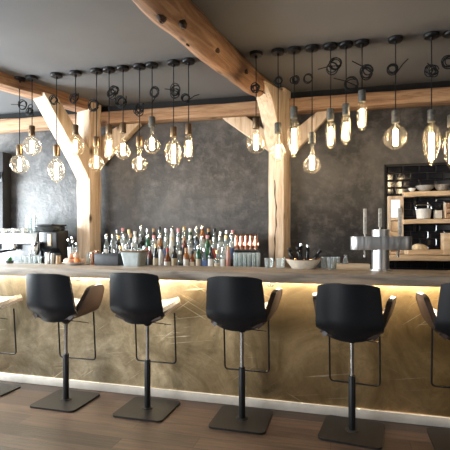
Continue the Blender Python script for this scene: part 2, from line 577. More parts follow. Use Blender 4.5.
# left ceiling beam: squared
A = Vector((-1.56, 4.78)); dl = Vector((math.sin(R(35)), math.cos(R(35)))); el = Vector((dl.y, -dl.x))
r = empty('ceiling_beam', (A.x, A.y, CEIL), R(35), 'squared brown timber beam along the ceiling to the left post', 'beam')
bm = bmesh.new(); hewn_bar(bm, -0.11, 0.09, -3.2, 0.12, -0.105, 0.02, 18, axis=1)
mesh_obj('timber', bm, M['oak_y'], r)

# rail along the back wall
r = empty('wall_beam', WALL.w(0, -0.11, 2.705), WALL.a, 'long horizontal oak rail across the top of the back wall', 'beam')
bm = bmesh.new(); hewn_bar(bm, -3.2, 4.6, -0.05, 0.108, -0.066, 0.066, 40, axis=0)
mesh_obj('timber', bm, M['oak_x'], r)

# black board painting in the shade of the gap between rail and ceiling
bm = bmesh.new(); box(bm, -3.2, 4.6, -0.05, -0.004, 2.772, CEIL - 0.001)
tag(mesh_obj('shade_strip', bm, M['black_plastic'], loc=WALL.w(0, 0), a=WALL.a, smooth=0), 'black strip painted as shade above the oak rail', 'trim', kind='structure')


def wall_brace(quad, label):
    """quad of pixels on the plane 9 cm off the wall"""
    c = [(WALL.x_at(px, -0.09), min(2.634, WALL.h_at(px, py, -0.09))) for px, py in quad]
    cx = sum(p[0] for p in c) / 4; cz = min(p[1] for p in c)
    bm = bmesh.new()
    prism(bm, [(x - cx, z - cz) for x, z in c], -0.05, 0.05, axis='y', bev=0.01)
    # turn the long way upright for the grain
    return tag(mesh_obj('diagonal_brace', bm, M['oak_z'], loc=WALL.w(cx, -0.055, cz), a=WALL.a), label, 'brace', 'diagonal braces on the back wall')


wall_brace([(222, 110), (246, 110), (269, 133), (269, 151)], 'pale diagonal oak brace on the left of the middle post')
wall_brace([(333, 107), (317, 104), (291, 133), (291, 157)], 'diagonal oak brace on the right of the middle post')
wall_brace([(140, 116), (121, 114), (99, 138), (99, 166)], 'diagonal oak brace on the right of the left post')


# ---------------------------------------------------------------- stools
def rounded_rect(x, y, r, n=6):
    out = []
    for cx, cy, a0 in ((x - r, y - r, 0), (r - x, y - r, 90), (r - x, r - y, 180), (x - r, r - y, 270)):
        for i in range(n + 1):
            a = R(a0 + 90 * i / n); out.append((cx + r * math.cos(a), cy + r * math.sin(a)))
    return out


def slab(bm, poly, z0, z1, bev=0.0):
    t = bmesh.new()
    f = t.faces.new([t.verts.new((x, y, z0)) for x, y in poly])
    g = bmesh.ops.extrude_face_region(t, geom=[f])
    for v in [v for v in g['geom'] if isinstance(v, bmesh.types.BMVert)]: v.co.z = z1
    if bev:
        es = [e for e in t.edges if abs(e.verts[0].co.z - e.verts[1].co.z) < 1e-6 and e.verts[0].co.z == z1]
        bmesh.ops.bevel(t, geom=es, offset=bev, segments=2, profile=0.5, affect='EDGES')
    merge(bm, t)


def lerp(a, b, t): return a + (b - a) * t


def smooth(t):
    t = max(0, min(1, t)); return t * t * (3 - 2 * t)


def make_stool(arms):
    """Origin on the floor under the column, +y faces the bar. Seat shell bottom at 0.655."""
    B = 0.655
    r = empty('bar_stool', (0, 0, 0))
    bm = bmesh.new(); slab(bm, rounded_rect(0.205, 0.205, 0.04), 0, 0.014, 0.004)
    lathe(bm, [(0.045, 0.014), (0.043, 0.019), (0.026, 0.022)], 20)
    mesh_obj('base_plate', bm, M['base_metal'], r)
    bm = bmesh.new(); lathe(bm, [(0.024, 0.0195), (0.024, 0.388), (0.021, 0.392)], 20)
    mesh_obj('column', bm, M['black_metal'], r)
    bm = bmesh.new(); lathe(bm, [(0.0135, 0.32), (0.0135, B - 0.02)], 16)
    tag(mesh_obj('gas_lift', bm, M['chrome'], r), 'chrome lift tube')
    bm = bmesh.new(); lathe(bm, [(0.02, B - 0.05), (0.036, B - 0.035), (0.07, B - 0.004), (0.07, B + 0.012)], 20)
    mesh_obj('seat_mount', bm, M['black_metal'], r)
    bm = bmesh.new(); tube(bm, [(0.02, 0.01, B - 0.025), (0.17, 0.07, B - 0.05)], 0.0035)
    mesh_obj('height_lever', bm, M['chrome'], r)
    # footrest loop
    bm = bmesh.new()
    p = round_path([(-0.175, 0.13, B + 0.035), (-0.175, 0.16, B - 0.38), (0.175, 0.16, B - 0.38), (0.175, 0.13, B + 0.035)], 0.03, 5)
    tube(bm, p, 0.0065, 8)
    mesh_obj('footrest', bm, M['black_metal'], r)

    # back of the shell: v 0 (bottom, under the seat) .. 1 (top), u across
    def back(u, v, inset=0.0, fwd=0.0):
        s = 2 * u - 1
        hw = lerp(0.165, 0.207, smooth(v / 0.22)) if v < 0.22 else lerp(0.207, 0.183, (v - 0.22) / 0.78)
        hw -= inset
        # rounded top corners / bottom corners
        vv = v
        z = B + 0.385 * vv
        y0 = -0.165 - 0.085 * smooth(v / 0.35) * 0.75 - 0.055 * v
        x = s * hw
        edge = abs(s) ** 4
        z -= 0.022 * edge * smooth((v - 0.7) / 0.3)
        z += 0.04 * abs(s) ** 2.2 * (1 - smooth(v / 0.3))
        y = y0 + 0.065 * s * s + fwd
        return Vector((x, y, z))
    bm = bmesh.new(); sheet(bm, lambda u, v: back(u, v), 18, 18, 0.022)
    bmesh.ops.bevel(bm, geom=[e for e in bm.edges if len(e.link_faces) == 2 and e.calc_face_angle(0) > 1.0], offset=0.006, segments=2, profile=0.5, affect='EDGES')
    mesh_obj('backrest', bm, M['black_leather'], r, smooth=60)
    bm = bmesh.new(); sheet(bm, lambda u, v: back(u, 0.27 + 0.71 * v, 0.008, 0.026), 14, 14, 0.016)
    tag(mesh_obj('back_pad', bm, M['brown_leather'], r, smooth=60), 'brown leather inner pad')

    # seat pan
    def pan(u, v, g=0.0):
        s = 2 * u - 1
        hw = lerp(0.19, 0.215, smooth(v)) - 0.03 * smooth((v - 0.85) / 0.15) - g
        y = lerp(-0.165, 0.235 - g, v)
        z = B + 0.006 + 0.062 * smooth(v) + 0.035 * abs(s) ** 2.4
        return Vector((s * hw, y, z))
    bm = bmesh.new(); sheet(bm, lambda u, v: pan(u, v), 14, 14, 0.022)
    tag(mesh_obj('seat_pan', bm, M['brown_leather'], r, smooth=60), 'dark brown leather seat pan')
    bm = bmesh.new()
    def cush(u, v):
        s = 2 * u - 1; q = pan(u, v, 0.006)
        q.y = lerp(-0.13, 0.228, v); q.x *= lerp(0.82, 1.0, smooth(v * 1.6))
        return q + Vector((0, 0, 0.0235))
    sheet(bm, lambda u, v: cush(u, v), 14, 14, 0.030)
    bmesh.ops.bevel(bm, geom=[e for e in bm.edges if len(e.link_faces) == 2 and e.calc_face_angle(0) > 1.0], offset=0.011, segments=3, profile=0.5, affect='EDGES')
    tag(mesh_obj('seat_cushion', bm, M['seat'], r, smooth=60), 'cream speckled seat cushion')
    if arms:
        for sg in (-1, 1):
            def arm(u, v, off=0.0):
                # u: rear -> front, v: bottom -> top
                e = abs(2 * u - 1) ** 4
                y = lerp(-0.175 + 0.10 * v, 0.15 - 0.015 * v, u)
                x = 0.150 + 0.035 * u + 0.010 * math.sin(math.pi * u) + 0.085 * v ** 0.6 - off
                z = B + 0.035 + 0.035 * u + v * (0.235 - 0.045 * e - 0.02 * u)
                return Vector((sg * x, y, z))
            def pad(off, th, ua=0.0, ub=1.0, va=0.0):
                bm = bmesh.new(); sheet(bm, lambda u, v: arm(lerp(ua, ub, u), lerp(va, 1, v), off), 16, 12, th)
                bmesh.ops.bevel(bm, geom=[e for e in bm.edges if len(e.link_faces) == 2 and e.calc_face_angle(0) > 1.0], offset=abs(th) * 0.36, segments=3, profile=0.5, affect='EDGES')
                return bm
            o = mesh_obj('armrest', pad(0.012, 0.028 * sg), M['brown_leather'], r, smooth=60)
            tag(o, 'brown leather wrap-around arm')
            tag(mesh_obj('arm_edge', pad(0.015, 0.034 * sg, -0.03, 0.13, 0.3), M['black_leather'], o, smooth=60), 'black leather rear edge of the arm')
    return r


ST_A, ST_P = make_stool(True), make_stool(False)
stools = [
    (-14, 392.5, 0.03, 0.0, 'p', 'armless bar stool cut off at the left edge, nearest the coffee machine'),
    (66, 401, 0.035, 0.0, 'a', 'black leather bar stool with brown arms, in front of the left post'),
    (147.5, 409.5, 0.055, 0.0, 'p', 'armless black leather bar stool in front of the steel ice bucket'),
    (242, 420, 0.045, 0.0, 'a', 'black leather bar stool with brown arms, in front of the row of copper mugs'),
    (352, 432, 0.014, 7.0, 'a', 'black leather bar stool with brown arms, in front of the beer tap'),
    (466, 446, 0.045, 0.0, 'a', 'black leather bar stool with brown arms, cut off at the right edge'),
]
first = {'a': ST_A, 'p': ST_P}; used = set()
for px, py, dh, da, k, lab in stools:
    if k in used: o = copy_tree(first[k])
    else: o = first[k]; used.add(k)
    c = hp(px, py, 0)
    o.location = (c.x, c.y, 0.0)
    o.rotation_euler = (0, 0, -(BAR.a + R(da)))
    tag(o, lab, 'bar stool', 'bar stools along the counter')
    for ch in o.children:
        n = ch.name.split('.')[0]
        if n in ('base_plate', 'column'): continue
        ch.location.z = dh


# ---------------------------------------------------------------- pendant bulbs
def bulb_profile(kind, hw, L):
    """(r, z) from the neck (z 0) down to -L; hw: greatest half width."""
    nk = 0.0165
    if kind == 'globe':
        P = [(nk, 0), (nk, -0.012)]
        R0 = hw; c = -L + R0
        for i in range(15):
            a = R(62 - i * (152 / 14)); P.append((R0 * math.cos(a) if i < 14 else 0.0, c + R0 * math.sin(a)))
    elif kind == 'drop':
        P = [(nk, 0), (nk * 1.05, -0.02), (nk * 1.25, -0.38 * L)]
        c = -L + hw
        for i in range(15):
            a = R(38 - i * (128 / 14)); P.append((hw * math.cos(a) if i < 14 else 0.0, c + hw * math.sin(a)))
    elif kind == 'oval':
        P = [(nk, 0), (nk, -0.022)]
        top, bot = -0.022, -L + 0.014
        for i in range(1, 16):
            t = i / 16; P.append((max(nk * (1 - t), hw * math.sqrt(1 - (2 * t - 1) ** 2)), lerp(top, bot, t)))
        P += [(0.014, bot - 0.001), (0.012, -L + 0.004), (0, -L)]
    elif kind == 'spindle':
        P = [(nk, 0), (nk, -0.015)]
        top, bot = -0.015, -L
        for i in range(1, 16):
            t = i / 16; P.append((nk * (1 - t) * 0.9 + hw * math.sin(math.pi * t ** 0.85) ** 0.7 * (1 - 0.1 * t), lerp(top, bot, t)))
        P += [(0.008, -L + 0.003), (0, -L)]
    elif kind == 'lantern':
        P = [(nk, 0), (nk, -0.03), (nk * 1.2, -0.3 * L), (hw * 0.96, -0.55 * L), (hw, -0.64 * L), (hw * 0.95, -0.72 * L), (hw * 0.5, -0.93 * L), (hw * 0.3, -0.98 * L), (0, -L)]
    else:   # tube
        P = [(nk, 0), (nk, -0.008), (hw, -0.03), (hw, -L + 0.038), (hw * 0.8, -L + 0.026), (hw * 0.55, -L + 0.02), (hw * 0.52, -L + 0.006), (0, -L)]
    return P


def coil(seed, dx, dz, rr, tail, mixed):
    rnd = random.Random(seed)
    pts = []; n = 4 if not mixed else 5
    for k in range(n):
        tilt = rnd.uniform(-0.5, 0.5); rx = rr * rnd.uniform(0.8, 1.1); ox, oz = rnd.uniform(-0.2, 0.2) * rr, rnd.uniform(-0.25, 0.25) * rr
        if mixed: rx *= rnd.uniform(0.7, 1.0); ox *= 2.2; oz *= 2.4
        for i in range(14):
            a = 2 * math.pi * i / 14
            pts.append(Vector((dx + ox + rx * math.cos(a), rx * math.sin(a) * math.sin(tilt) * 0.6 + 0.006 * k - 0.012, dz + oz + rx * math.sin(a) * (1.1 if mixed else 1))))
    return pts, Vector((dx, 0, dz)) + Vector((tail[0], 0.01, tail[1]))


def make_pendant(px, cy, coilpx, coilr, tail, st, sb, kind, hwpx, by, finish, label, seed):
    Z = 660.0 / (159.7 + 0.1065 * px)
    k = Z / F
    X = (px - CX) * k
    zz = lambda py: EYE + (HY - py) * k - CEIL
    r = empty('pendant_lamp', (X, Z, CEIL), BAR.a, label, 'pendant lamp', 'filament bulb pendants above the bar')
    bm = bmesh.new(); lathe(bm, [(0.055, 0.0), (0.055, -0.018), (0.05, -0.024), (0.012, -0.026), (0.009, -0.045), (0, -0.045)], 24)
    mesh_obj('ceiling_rose', bm, M['black_metal'], r)
    bm = bmesh.new(); tube(bm, [(0, 0, -0.04), (0.0015, 0, zz(coilpx[1])), (0, 0, zz(st) + 0.004)], 0.0042, 6)
    c = mesh_obj('cord', bm, M['cord'], r)
    pts, tl = coil(seed, (coilpx[0] - px) * k, zz(coilpx[1]), coilr * k, (tail[0] * k, -tail[1] * k), seed % 2)
    bm = bmesh.new(); tube(bm, pts, 0.0042, 5)
    tube(bm, [pts[-1], (pts[-1] + tl) / 2 + Vector((0, 0, 0.008)), tl], 0.004, 5)
    mesh_obj('cord_coil', bm, M['cord'], c)
    a, b = zz(st), zz(sb)
    R0 = 3.6 * 0.0079
    bm = bmesh.new(); lathe(bm, [(0.006, a + 0.006), (0.014, a + 0.002), (R0 * 0.92, a), (R0, a - 0.006), (R0, (a + b) / 2 + 0.004), (R0 * 0.93, (a + b) / 2 + 0.002), (R0 * 0.93, (a + b) / 2 - 0.002), (R0, (a + b) / 2 - 0.004), (R0, b + 0.004), (R0 * 0.94, b)], 20)
    mesh_obj('socket', bm, M['socket_bronze' if finish == 'b' else 'socket_grey'], r)
    L = b - zz(by); hw = hwpx * k / 2
    prof = bulb_profile(kind, hw, L)
    bm = bmesh.new(); lathe(bm, [(x, z + b) for x, z in prof], 24, cap0=False)
    if kind == 'spindle':     # fluted
        for v in bm.verts:
            an = math.atan2(v.co.y, v.co.x); f = 1 + 0.035 * math.cos(an * 10); v.co.x *= f; v.co.y *= f
    bo = mesh_obj('bulb', bm, M['bulb'], r, smooth=80)
    # filament cage: hairpins round a stem
    top = b - (0.26 if kind in ('globe', 'oval', 'tube', 'spindle') else 0.42) * L
    bot = b - (0.84 if kind != 'tube' else 0.82) * L
    fr = min(hw * 0.3, 0.0135) if kind != 'tube' else hw * 0.34
    bm = bmesh.new(); loop = []
    for i in range(6):
        an = 2 * math.pi * i / 6
        p0 = Vector((fr * math.cos(an), fr * math.sin(an), top)); p1 = Vector((fr * math.cos(an), fr * math.sin(an), bot))
        tube(bm, [p0, p1], 0.0022, 5)
    tag(mesh_obj('filament', bm, M['filament'], bo, smooth=0), 'bright glowing filament')
    bm = bmesh.new(); tube(bm, [(0, 0, b + 0.002), (0, 0, top)], [0.008, 0.003], 8)
    mesh_obj('glass_stem', bm, M['glass'], bo)
    return r


ordn = ['leftmost', 'second', 'third', 'fourth', 'fifth', 'sixth', 'seventh', 'eighth', 'ninth', 'tenth', 'eleventh', 'twelfth', 'thirteenth', 'fourteenth', 'fifteenth', 'sixteenth', 'seventeenth', 'eighteenth', 'nineteenth', 'twentieth', 'rightmost']
shape_word = dict(globe='round globe', drop='teardrop', oval='oval', tube='straight tube', spindle='long spindle', lantern='diamond shaped')
PEN = [
    (19.5, 77, (23.5, 106), 5, (-15, -3), 145, 155, 'globe', 18.4, 173.5, 'b'),
    (32, 76, (29.5, 110), 4, (4, 7), 126, 136, 'globe', 18.4, 155.5, 'b'),
    (56.5, 74, (53.5, 100), 4, (6, 4), 145, 156, 'oval', 16.5, 183, 'b'),
    (75.5, 72, (74, 98), 4, (4, -5), 125, 135, 'globe', 18.4, 155.5, 'b'),
    (96.5, 70, (93, 105), 5, (-4, 6), 137, 146.5, 'drop', 15.5, 171.5, 'b'),
    (109, 69, (113, 93), 5, (-5, 3), 125, 134, 'tube', 8.5, 160, 'b'),
    (123, 68, (121, 102), 5, (5, -6), 123, 133, 'drop', 15.5, 159.5, 'b'),
    (139.5, 66.5, (137.5, 110), 5.5, (6, -7), 136.5, 146.5, 'drop', 16, 172.5, 'b'),
    (152, 64, (155, 92), 4.5, (-3, 10), 117, 127, 'drop', 16.5, 154, 'g'),
    (173.5, 63, (176.5, 91.5), 5, (-13, -4), 127, 137, 'oval', 18, 168, 'b'),
    (188.5, 61, (185.5, 98), 4.5, (14, -3), 124, 134.5, 'tube', 8.5, 160.5, 'b'),
    (256, 51, (255, 88), 4.5, (10, 6), 118, 128.5, 'globe', 19.6, 153.5, 'b'),
    (278, 50, (278.5, 81), 3.5, (2, 6), 123, 133.5, 'lantern', 16, 162, 'g'),
    (294, 48.5, (295, 79), 3.5, (2, 5), 107, 118.5, 'spindle', 12, 159, 'g'),
    (312, 47, (307.5, 78.5), 5, (3, -5), 132.5, 144, 'drop', 18, 174, 'g'),
    (330.5, 45, (334, 65.5), 6, (-16, 2), 109, 120.5, 'tube', 9.5, 149.5, 'g'),
    (346, 43.5, (351, 84.5), 6.5, (-17, -8), 104, 115.5, 'tube', 9.5, 145, 'g'),
    (362, 41.5, (366.5, 71.5), 6, (-14, -12), 90.5, 102, 'tube', 9.5, 131, 'g'),
    (395.5, 38, (392.5, 68.5), 5, (15, -9), 111, 123, 'globe', 23.4, 149.5, 'g'),
    (431.5, 34.5, (432, 71), 5.5, (-4, -9), 110, 122, 'spindle', 15.5, 166.5, 'g'),
    (451.5, 33, (449, 62), 5.5, (-5, 4), 115, 127, 'spindle', 15.5, 170, 'g'),
]
for i, p in enumerate(PEN):
    where = ordn[i] if i in (0, 20) else ordn[i] + ' from the left'
    fin = 'bronze' if p[-1] == 'b' else 'grey'
    make_pendant(*p, f'pendant lamp with {shape_word[p[7]]} bulb and {fin} socket, {where} over the bar', 100 + i)

# ---------------------------------------------------------------- back counter and bottle steps
def counter(x0, x1, y0, label, steps=None):
    r = empty('back_counter', WALL.w((x0 + x1) / 2, y0, 0), WALL.a, label, 'counter')
    h = (x1 - x0) / 2
    bm = bmesh.new(); box(bm, -h, h, 0.02, -y0 - 0.004, 0.08, BT - 0.03, 0.003); box(bm, -h, h, 0.06, -y0 - 0.01, 0, 0.08)
    mesh_obj('body', bm, M['dark_cab'], r)
    bm = bmesh.new(); box(bm, -h, h, 0, -y0 - 0.004, BT - 0.03, BT, 0.003)
    mesh_obj('counter_slab', bm, M['dark_cab'], r)
    return r


xa, xb = WALL.x_at(-40, -0.4), WALL.x_at(65, -0.4)
counter(xa, xb, -0.55, 'charcoal back counter under the coffee machine')
xc, xd = WALL.x_at(101, -0.4), WALL.x_at(261, -0.4)
counter(xc, xd, -0.5, 'charcoal back counter under the rows of bottles')
xc2, xd2 = WALL.x_at(104, -0.2), WALL.x_at(235, -0.2)
RZ = (BT, BT + 0.10, BT + 0.185)
RY = (-0.40, -0.275, -0.13)
st = empty('bottle_steps', WALL.w((xc2 + xd2) / 2, -0.2, BT), WALL.a, 'two step dark display riser holding the rear rows of bottles', 'display riser')
h = (xd2 - xc2) / 2
for k, (ya, yb, zt) in enumerate(((-0.135, 0.0, 0.10), (0.0, 0.19, 0.185))):
    bm = bmesh.new(); box(bm, -h, h, ya, yb, 0, zt, 0.002)
    mesh_obj('step', bm, M['dark_cab'], st)


def bottle_profile(kind, r, H):
    nk = 0.0145
    if kind == 'wine': return [(r * 0.9, 0), (r, 0.006), (r, 0.62 * H), (r * 0.9, 0.68 * H), (nk * 1.2, 0.76 * H), (nk, 0.82 * H), (nk, 0.955 * H)], 0.12, 0.5, 0.86
    if kind == 'squat': return [(r * 0.92, 0), (r, 0.006), (r, 0.52 * H), (r * 0.9, 0.60 * H), (r * 0.5, 0.68 * H), (nk, 0.74 * H), (nk, 0.93 * H)], 0.1, 0.44, 0.84
    if kind == 'square': return [(r * 0.92, 0), (r, 0.006), (r, 0.60 * H), (r * 0.8, 0.66 * H), (nk * 1.1, 0.73 * H), (nk, 0.76 * H), (nk, 0.94 * H)], 0.14, 0.5, 0.85
    return [(r * 0.9, 0), (r, 0.006), (r, 0.66 * H), (r * 0.92, 0.71 * H), (r * 0.6, 0.76 * H), (nk, 0.81 * H), (nk, 0.955 * H)], 0.14, 0.54, 0.87


GLASSES = {
    'clear': glassy('flint_bottle', (0.86, 0.92, 0.92), (0.8, 0.85, 0.85), 0.13, 0.09, 0.8, 0.06),
    'amber': plain('amber_spirit', (0.15, 0.045, 0.012), 0.12, 0, 0.25, 20), 'dark': plain('black_bottle_glass', (0.012, 0.012, 0.012), 0.1),
    'red': plain('dark_red_spirit', (0.10, 0.018, 0.014), 0.12, 0, 0.25, 20), 'green': plain('green_bottle_glass', (0.02, 0.085, 0.04), 0.12, 0, 0.2, 20),
    'pale blue': glassy('pale_blue_bottle', (0.6, 0.72, 0.85), (0.55, 0.62, 0.7), 0.18, 0.07, 0.7), 'honey': plain('honey_spirit', (0.27, 0.10, 0.025), 0.12, 0, 0.25, 20),
    'pink': plain('pink_spirit', (0.40, 0.20, 0.16), 0.15, 0, 0.15, 20), 'frosted white': plain('frosted_bottle', (0.62, 0.65, 0.65), 0.3, 0, 0.1, 20),
}
PAPERS = {'white': plain('white_paper', (0.62, 0.61, 0.58), 0.6, 0, 0.05), 'cream': plain('cream_paper', (0.52, 0.44, 0.32), 0.6, 0, 0.05), 'black': plain('black_paper', (0.02, 0.02, 0.02), 0.5),
          'blue': plain('blue_paper', (0.07, 0.12, 0.28), 0.5), 'red': plain('red_paper', (0.36, 0.045, 0.035), 0.5), 'grey': plain('grey_paper', (0.36, 0.38, 0.38), 0.5), 'green': plain('green_paper', (0.05, 0.22, 0.10), 0.5)}
CAPS = {'silver': M['chrome'], 'black': M['black_plastic'], 'gold': mat_steel('gold_foil', (0.75, 0.55, 0.25), 0.3), 'white': M['white'], 'red': PAPERS['red'],
        'cork': plain('cork', (0.45, 0.28, 0.15), 0.8), 'pink': plain('pink_foil', (0.65, 0.28, 0.3), 0.35)}
BM = {}


def bottle_meshes(kind, r, H):
    key = (kind, round(r, 3), round(H, 3))
    if key in BM: return BM[key]
    prof, l0, l1, c0 = bottle_profile(kind, r, H)
    n = 4 if kind == 'square' else 18
    out = []
    def fin(bm, nm):
        if kind == 'square':
            bmesh.ops.rotate(bm, verts=bm.verts[:], cent=(0, 0, 0), matrix=Matrix.Rotation(R(45), 3, 'Z'))
            if nm == 'glass_body':
                bmesh.ops.bevel(bm, geom=[e for e in bm.edges if abs(e.verts[0].co.z - e.verts[1].co.z) > 0.02 and e.verts[0].co.xy.length > 0.02], offset=0.008, segments=2, profile=0.5, affect='EDGES')
        bmesh.ops.recalc_face_normals(bm, faces=bm.faces[:])
        me = bpy.data.meshes.new(nm); bm.to_mesh(me); bm.free(); me.shade_smooth(); me.set_sharp_from_angle(angle=R(40)); out.append(me)
    q = 1.2 if kind == 'square' else 1.0
    bm = bmesh.new(); lathe(bm, [(x * q if x > 0.02 else x, z) for x, z in prof], n); fin(bm, 'glass_body')
    bm = bmesh.new(); rr = r * q + 0.0008
    lathe(bm, [(rr, l0 * H), (rr, l1 * H)], n, cap0=False, cap1=False); fin(bm, 'paper_label')
    bm = bmesh.new(); lathe(bm, [(0.0165, c0 * H), (0.0168, 0.99 * H), (0.0145, H)], 14)
    out.append(None)
    bmesh.ops.recalc_face_normals(bm, faces=bm.faces[:])
    me = bpy.data.meshes.new('cap'); bm.to_mesh(me); bm.free(); me.shade_smooth(); me.set_sharp_from_angle(angle=R(40)); out[2] = me
    BM[key] = out
    return out


def bottle(loc, a, kind, r, H, gl, paper, cap, label, group, tilt=None):
    root = empty('bottle', loc, a, label, 'bottle', group)
    if tilt: root.rotation_euler = tilt
    ms = bottle_meshes(kind, r, H)
    for me, mat in ((ms[0], GLASSES[gl]), (ms[1], PAPERS.get(paper)), (ms[2], CAPS[cap])):
        if mat is None: continue
        o = bpy.data.objects.new(me.name, me)
        if not me.materials: me.materials.append(None)
        o.material_slots[0].link = 'OBJECT'; o.material_slots[0].material = mat
        link(o, root)
    return root


rb = random.Random(11)
front_spec = [   # px, kind, radius, height, glass, paper, cap
    (104, 'squat', .028, .20, 'clear', 'grey', 'silver'), (109.5, 'wine', .029, .26, 'dark', 'white', 'black'), (115, 'round', .028, .23, 'clear', 'grey', 'silver'), (120.5, 'wine', .029, .27, 'dark', 'cream', 'gold'),
    (126.5, 'round', .029, .29, 'clear', 'white', 'silver'), (132.5, 'round', .029, .30, 'clear', 'white', 'white'), (138.5, 'wine', .029, .29, 'clear', 'grey', 'black'), (144.5, 'round', .029, .27, 'clear', None, 'silver'),
    (150, 'round', .029, .26, 'red', 'black', 'silver'), (155.7, 'wine', .028, .29, 'dark', 'cream', 'gold'), (161, 'round', .026, .27, 'frosted white', 'white', 'black'), (167.5, 'squat', .036, .25, 'amber', 'white', 'red'),
    (174.3, 'round', .029, .27, 'dark', 'cream', 'black'), (180.2, 'squat', .030, .22, 'clear', 'black', 'white'), (186.2, 'round', .030, .25, 'honey', 'white', 'cork'), (192.3, 'square', .027, .22, 'amber', 'cream', 'black'),
    (198.4, 'wine', .027, .28, 'green', 'cream', 'silver'), (204.5, 'square', .028, .25, 'pale blue', 'blue', 'silver'), (210.8, 'round', .030, .26, 'dark', 'white', 'black'), (217.2, 'squat', .031, .23, 'clear', 'cream', 'gold'), (222.9, 'round', .026, .26, 'clear', 'white', 'silver'), (228.3, 'wine', .026, .27, 'pink', None, 'cork')]
mid_spec, rear_spec = [], []
gl_mid = ['clear', 'clear', 'dark', 'clear', 'dark', 'clear', 'dark', 'green', 'clear', 'honey', 'clear', 'frosted white', 'clear', 'red', 'clear', 'pale blue', 'clear', 'green', 'clear', 'clear']
for i in range(22):
    mid_spec.append((106.5 + i * 5.95 + rb.uniform(-0.4, 0.4), rb.choice(['round', 'wine', 'round', 'squat']), rb.choice([.029, .031]), rb.choice([.26, .28, .30]), gl_mid[i % 20], ['white', 'grey', 'black', 'white', 'cream', None, 'green', 'red', 'grey', 'white', 'blue'][i % 11], ['silver', 'white', 'silver', 'black', 'gold', 'silver', 'silver', 'pink', 'cork'][(i * 2) % 9]))
gl_rear = ['clear', 'clear', 'clear', 'frosted white', 'clear', 'clear', 'dark', 'clear', 'clear', 'frosted white', 'clear', 'clear', 'green', 'clear', 'honey', 'dark', 'clear', 'clear']
for i in range(20):
    px = 117 + i * 6.1 + rb.uniform(-0.4, 0.4)
    H = rb.choice([.27, .29, .31]) * (0.86 if px > 205 else 1.0) * (0.9 if px < 140 else 1)
    rear_spec.append((px, rb.choice(['round', 'wine', 'round', 'wine', 'squat']), rb.choice([.029, .031]), H, gl_rear[i % 18], ['grey', 'white', None, 'white', 'grey', 'black', 'white', 'cream'][i % 8], ['silver', 'black', 'silver', 'white', 'pink', 'silver', 'cork', 'silver', 'gold'][(i * 4) % 9]))
names20 = ['first', 'second', 'third', 'fourth', 'fifth', 'sixth', 'seventh', 'eighth', 'ninth', 'tenth', 'eleventh', 'twelfth', 'thirteenth', 'fourteenth', 'fifteenth', 'sixteenth', 'seventeenth', 'eighteenth', 'nineteenth', 'twentieth', 'twenty-first', 'twenty-second', 'twenty-third', 'twenty-fourth']
for row, spec, y, z in (('front', front_spec, RY[0], RZ[0]), ('middle', mid_spec, RY[1], RZ[1]), ('rear', rear_spec, RY[2], RZ[2])):
    for i, (px, kind, rr, H, gl, paper, cap) in enumerate(spec):
        p = WALL.at(px, y + (rb.uniform(-0.008, 0.008) if row != 'front' else 0))
        lab = f"{gl} bottle{', ' + paper + ' label' if paper else ''}, {cap} cap, {names20[i]} from the left in the {row} row"
        bottle((p.x, p.y, z), WALL.a + rb.uniform(-0.4, 0.4) * (0.3 if kind == 'square' else 1), kind, rr, H, gl, paper, cap, lab, f'bottles in the {row} row of the back bar')

# copper mugs over a row of tall tumblers, right end of the bottle rows
bm_m = None
for i, px in enumerate((236.6, 241.4, 246.2, 251, 255.8)):
    p = WALL.at(px, -0.30)
    r = empty('copper_mug', (p.x, p.y, BT + 0.235), WALL.a, f'shiny copper cup, {names20[i]} from the left in the copper row', 'mug', 'copper cups by the bottles')
    if i == 0:
        bm = bmesh.new(); lathe(bm, [(0.014, 0.0), (0.020, 0.004), (0.0235, 0.035), (0.0225, 0.095), (0.018, 0.118), (0.016, 0.135), (0.021, 0.15), (0.019, 0.15), (0.013, 0.138)], 20)
        c1 = mesh_obj('cup', bm, M['copper'], r)
        bm = bmesh.new(); tube(bm, round_path([(0.018, -0.012, 0.03), (0.03, -0.03, 0.035), (0.03, -0.03, 0.07), (0.018, -0.014, 0.08)], 0.01), 0.003)
        c2 = mesh_obj('handle', bm, M['copper'], r)
    else:
        for c in (c1, c2): link(c.copy(), r)
p = WALL.at(246.3, -0.30)
r = empty('glass_shelf', (p.x, p.y, BT), WALL.a, 'little glass shelf on wire legs carrying the copper cups', 'shelf')
bm = bmesh.new(); box(bm, -0.125, 0.125, -0.05, 0.05, 0.227, 0.235, 0.002)
mesh_obj('shelf_plate', bm, M['glass'], r)
for sx in (-1, 1):
    bm = bmesh.new(); tube(bm, round_path([(sx * 0.116, -0.045, 0), (sx * 0.116, -0.045, 0.224), (sx * 0.116, 0.045, 0.224), (sx * 0.116, 0.045, 0)], 0.02), 0.0035)
    mesh_obj('wire_leg', bm, M['chrome'], r)


def tumbler_mesh(r0, r1, H):
    bm = bmesh.new(); lathe(bm, [(r0 * 0.9, 0), (r0, 0.003), (r1, H), (r1 - 0.0025, H), (r0 - 0.004, 0.012), (0, 0.010)], 20, cap1=False)
    return bm


def glass_row(name, spots, mesh, mat, labels, group, a, cat='glass'):
    o0 = None
    for (x, y, z), lab in zip(spots, labels):
        if o0 is None:
            o0 = mesh_obj(name, mesh, mat, loc=(x, y, z), a=a); o = o0
        else:
            o = o0.copy(); link(o); o.location = (x, y, z)
        tag(o, lab, cat, group)


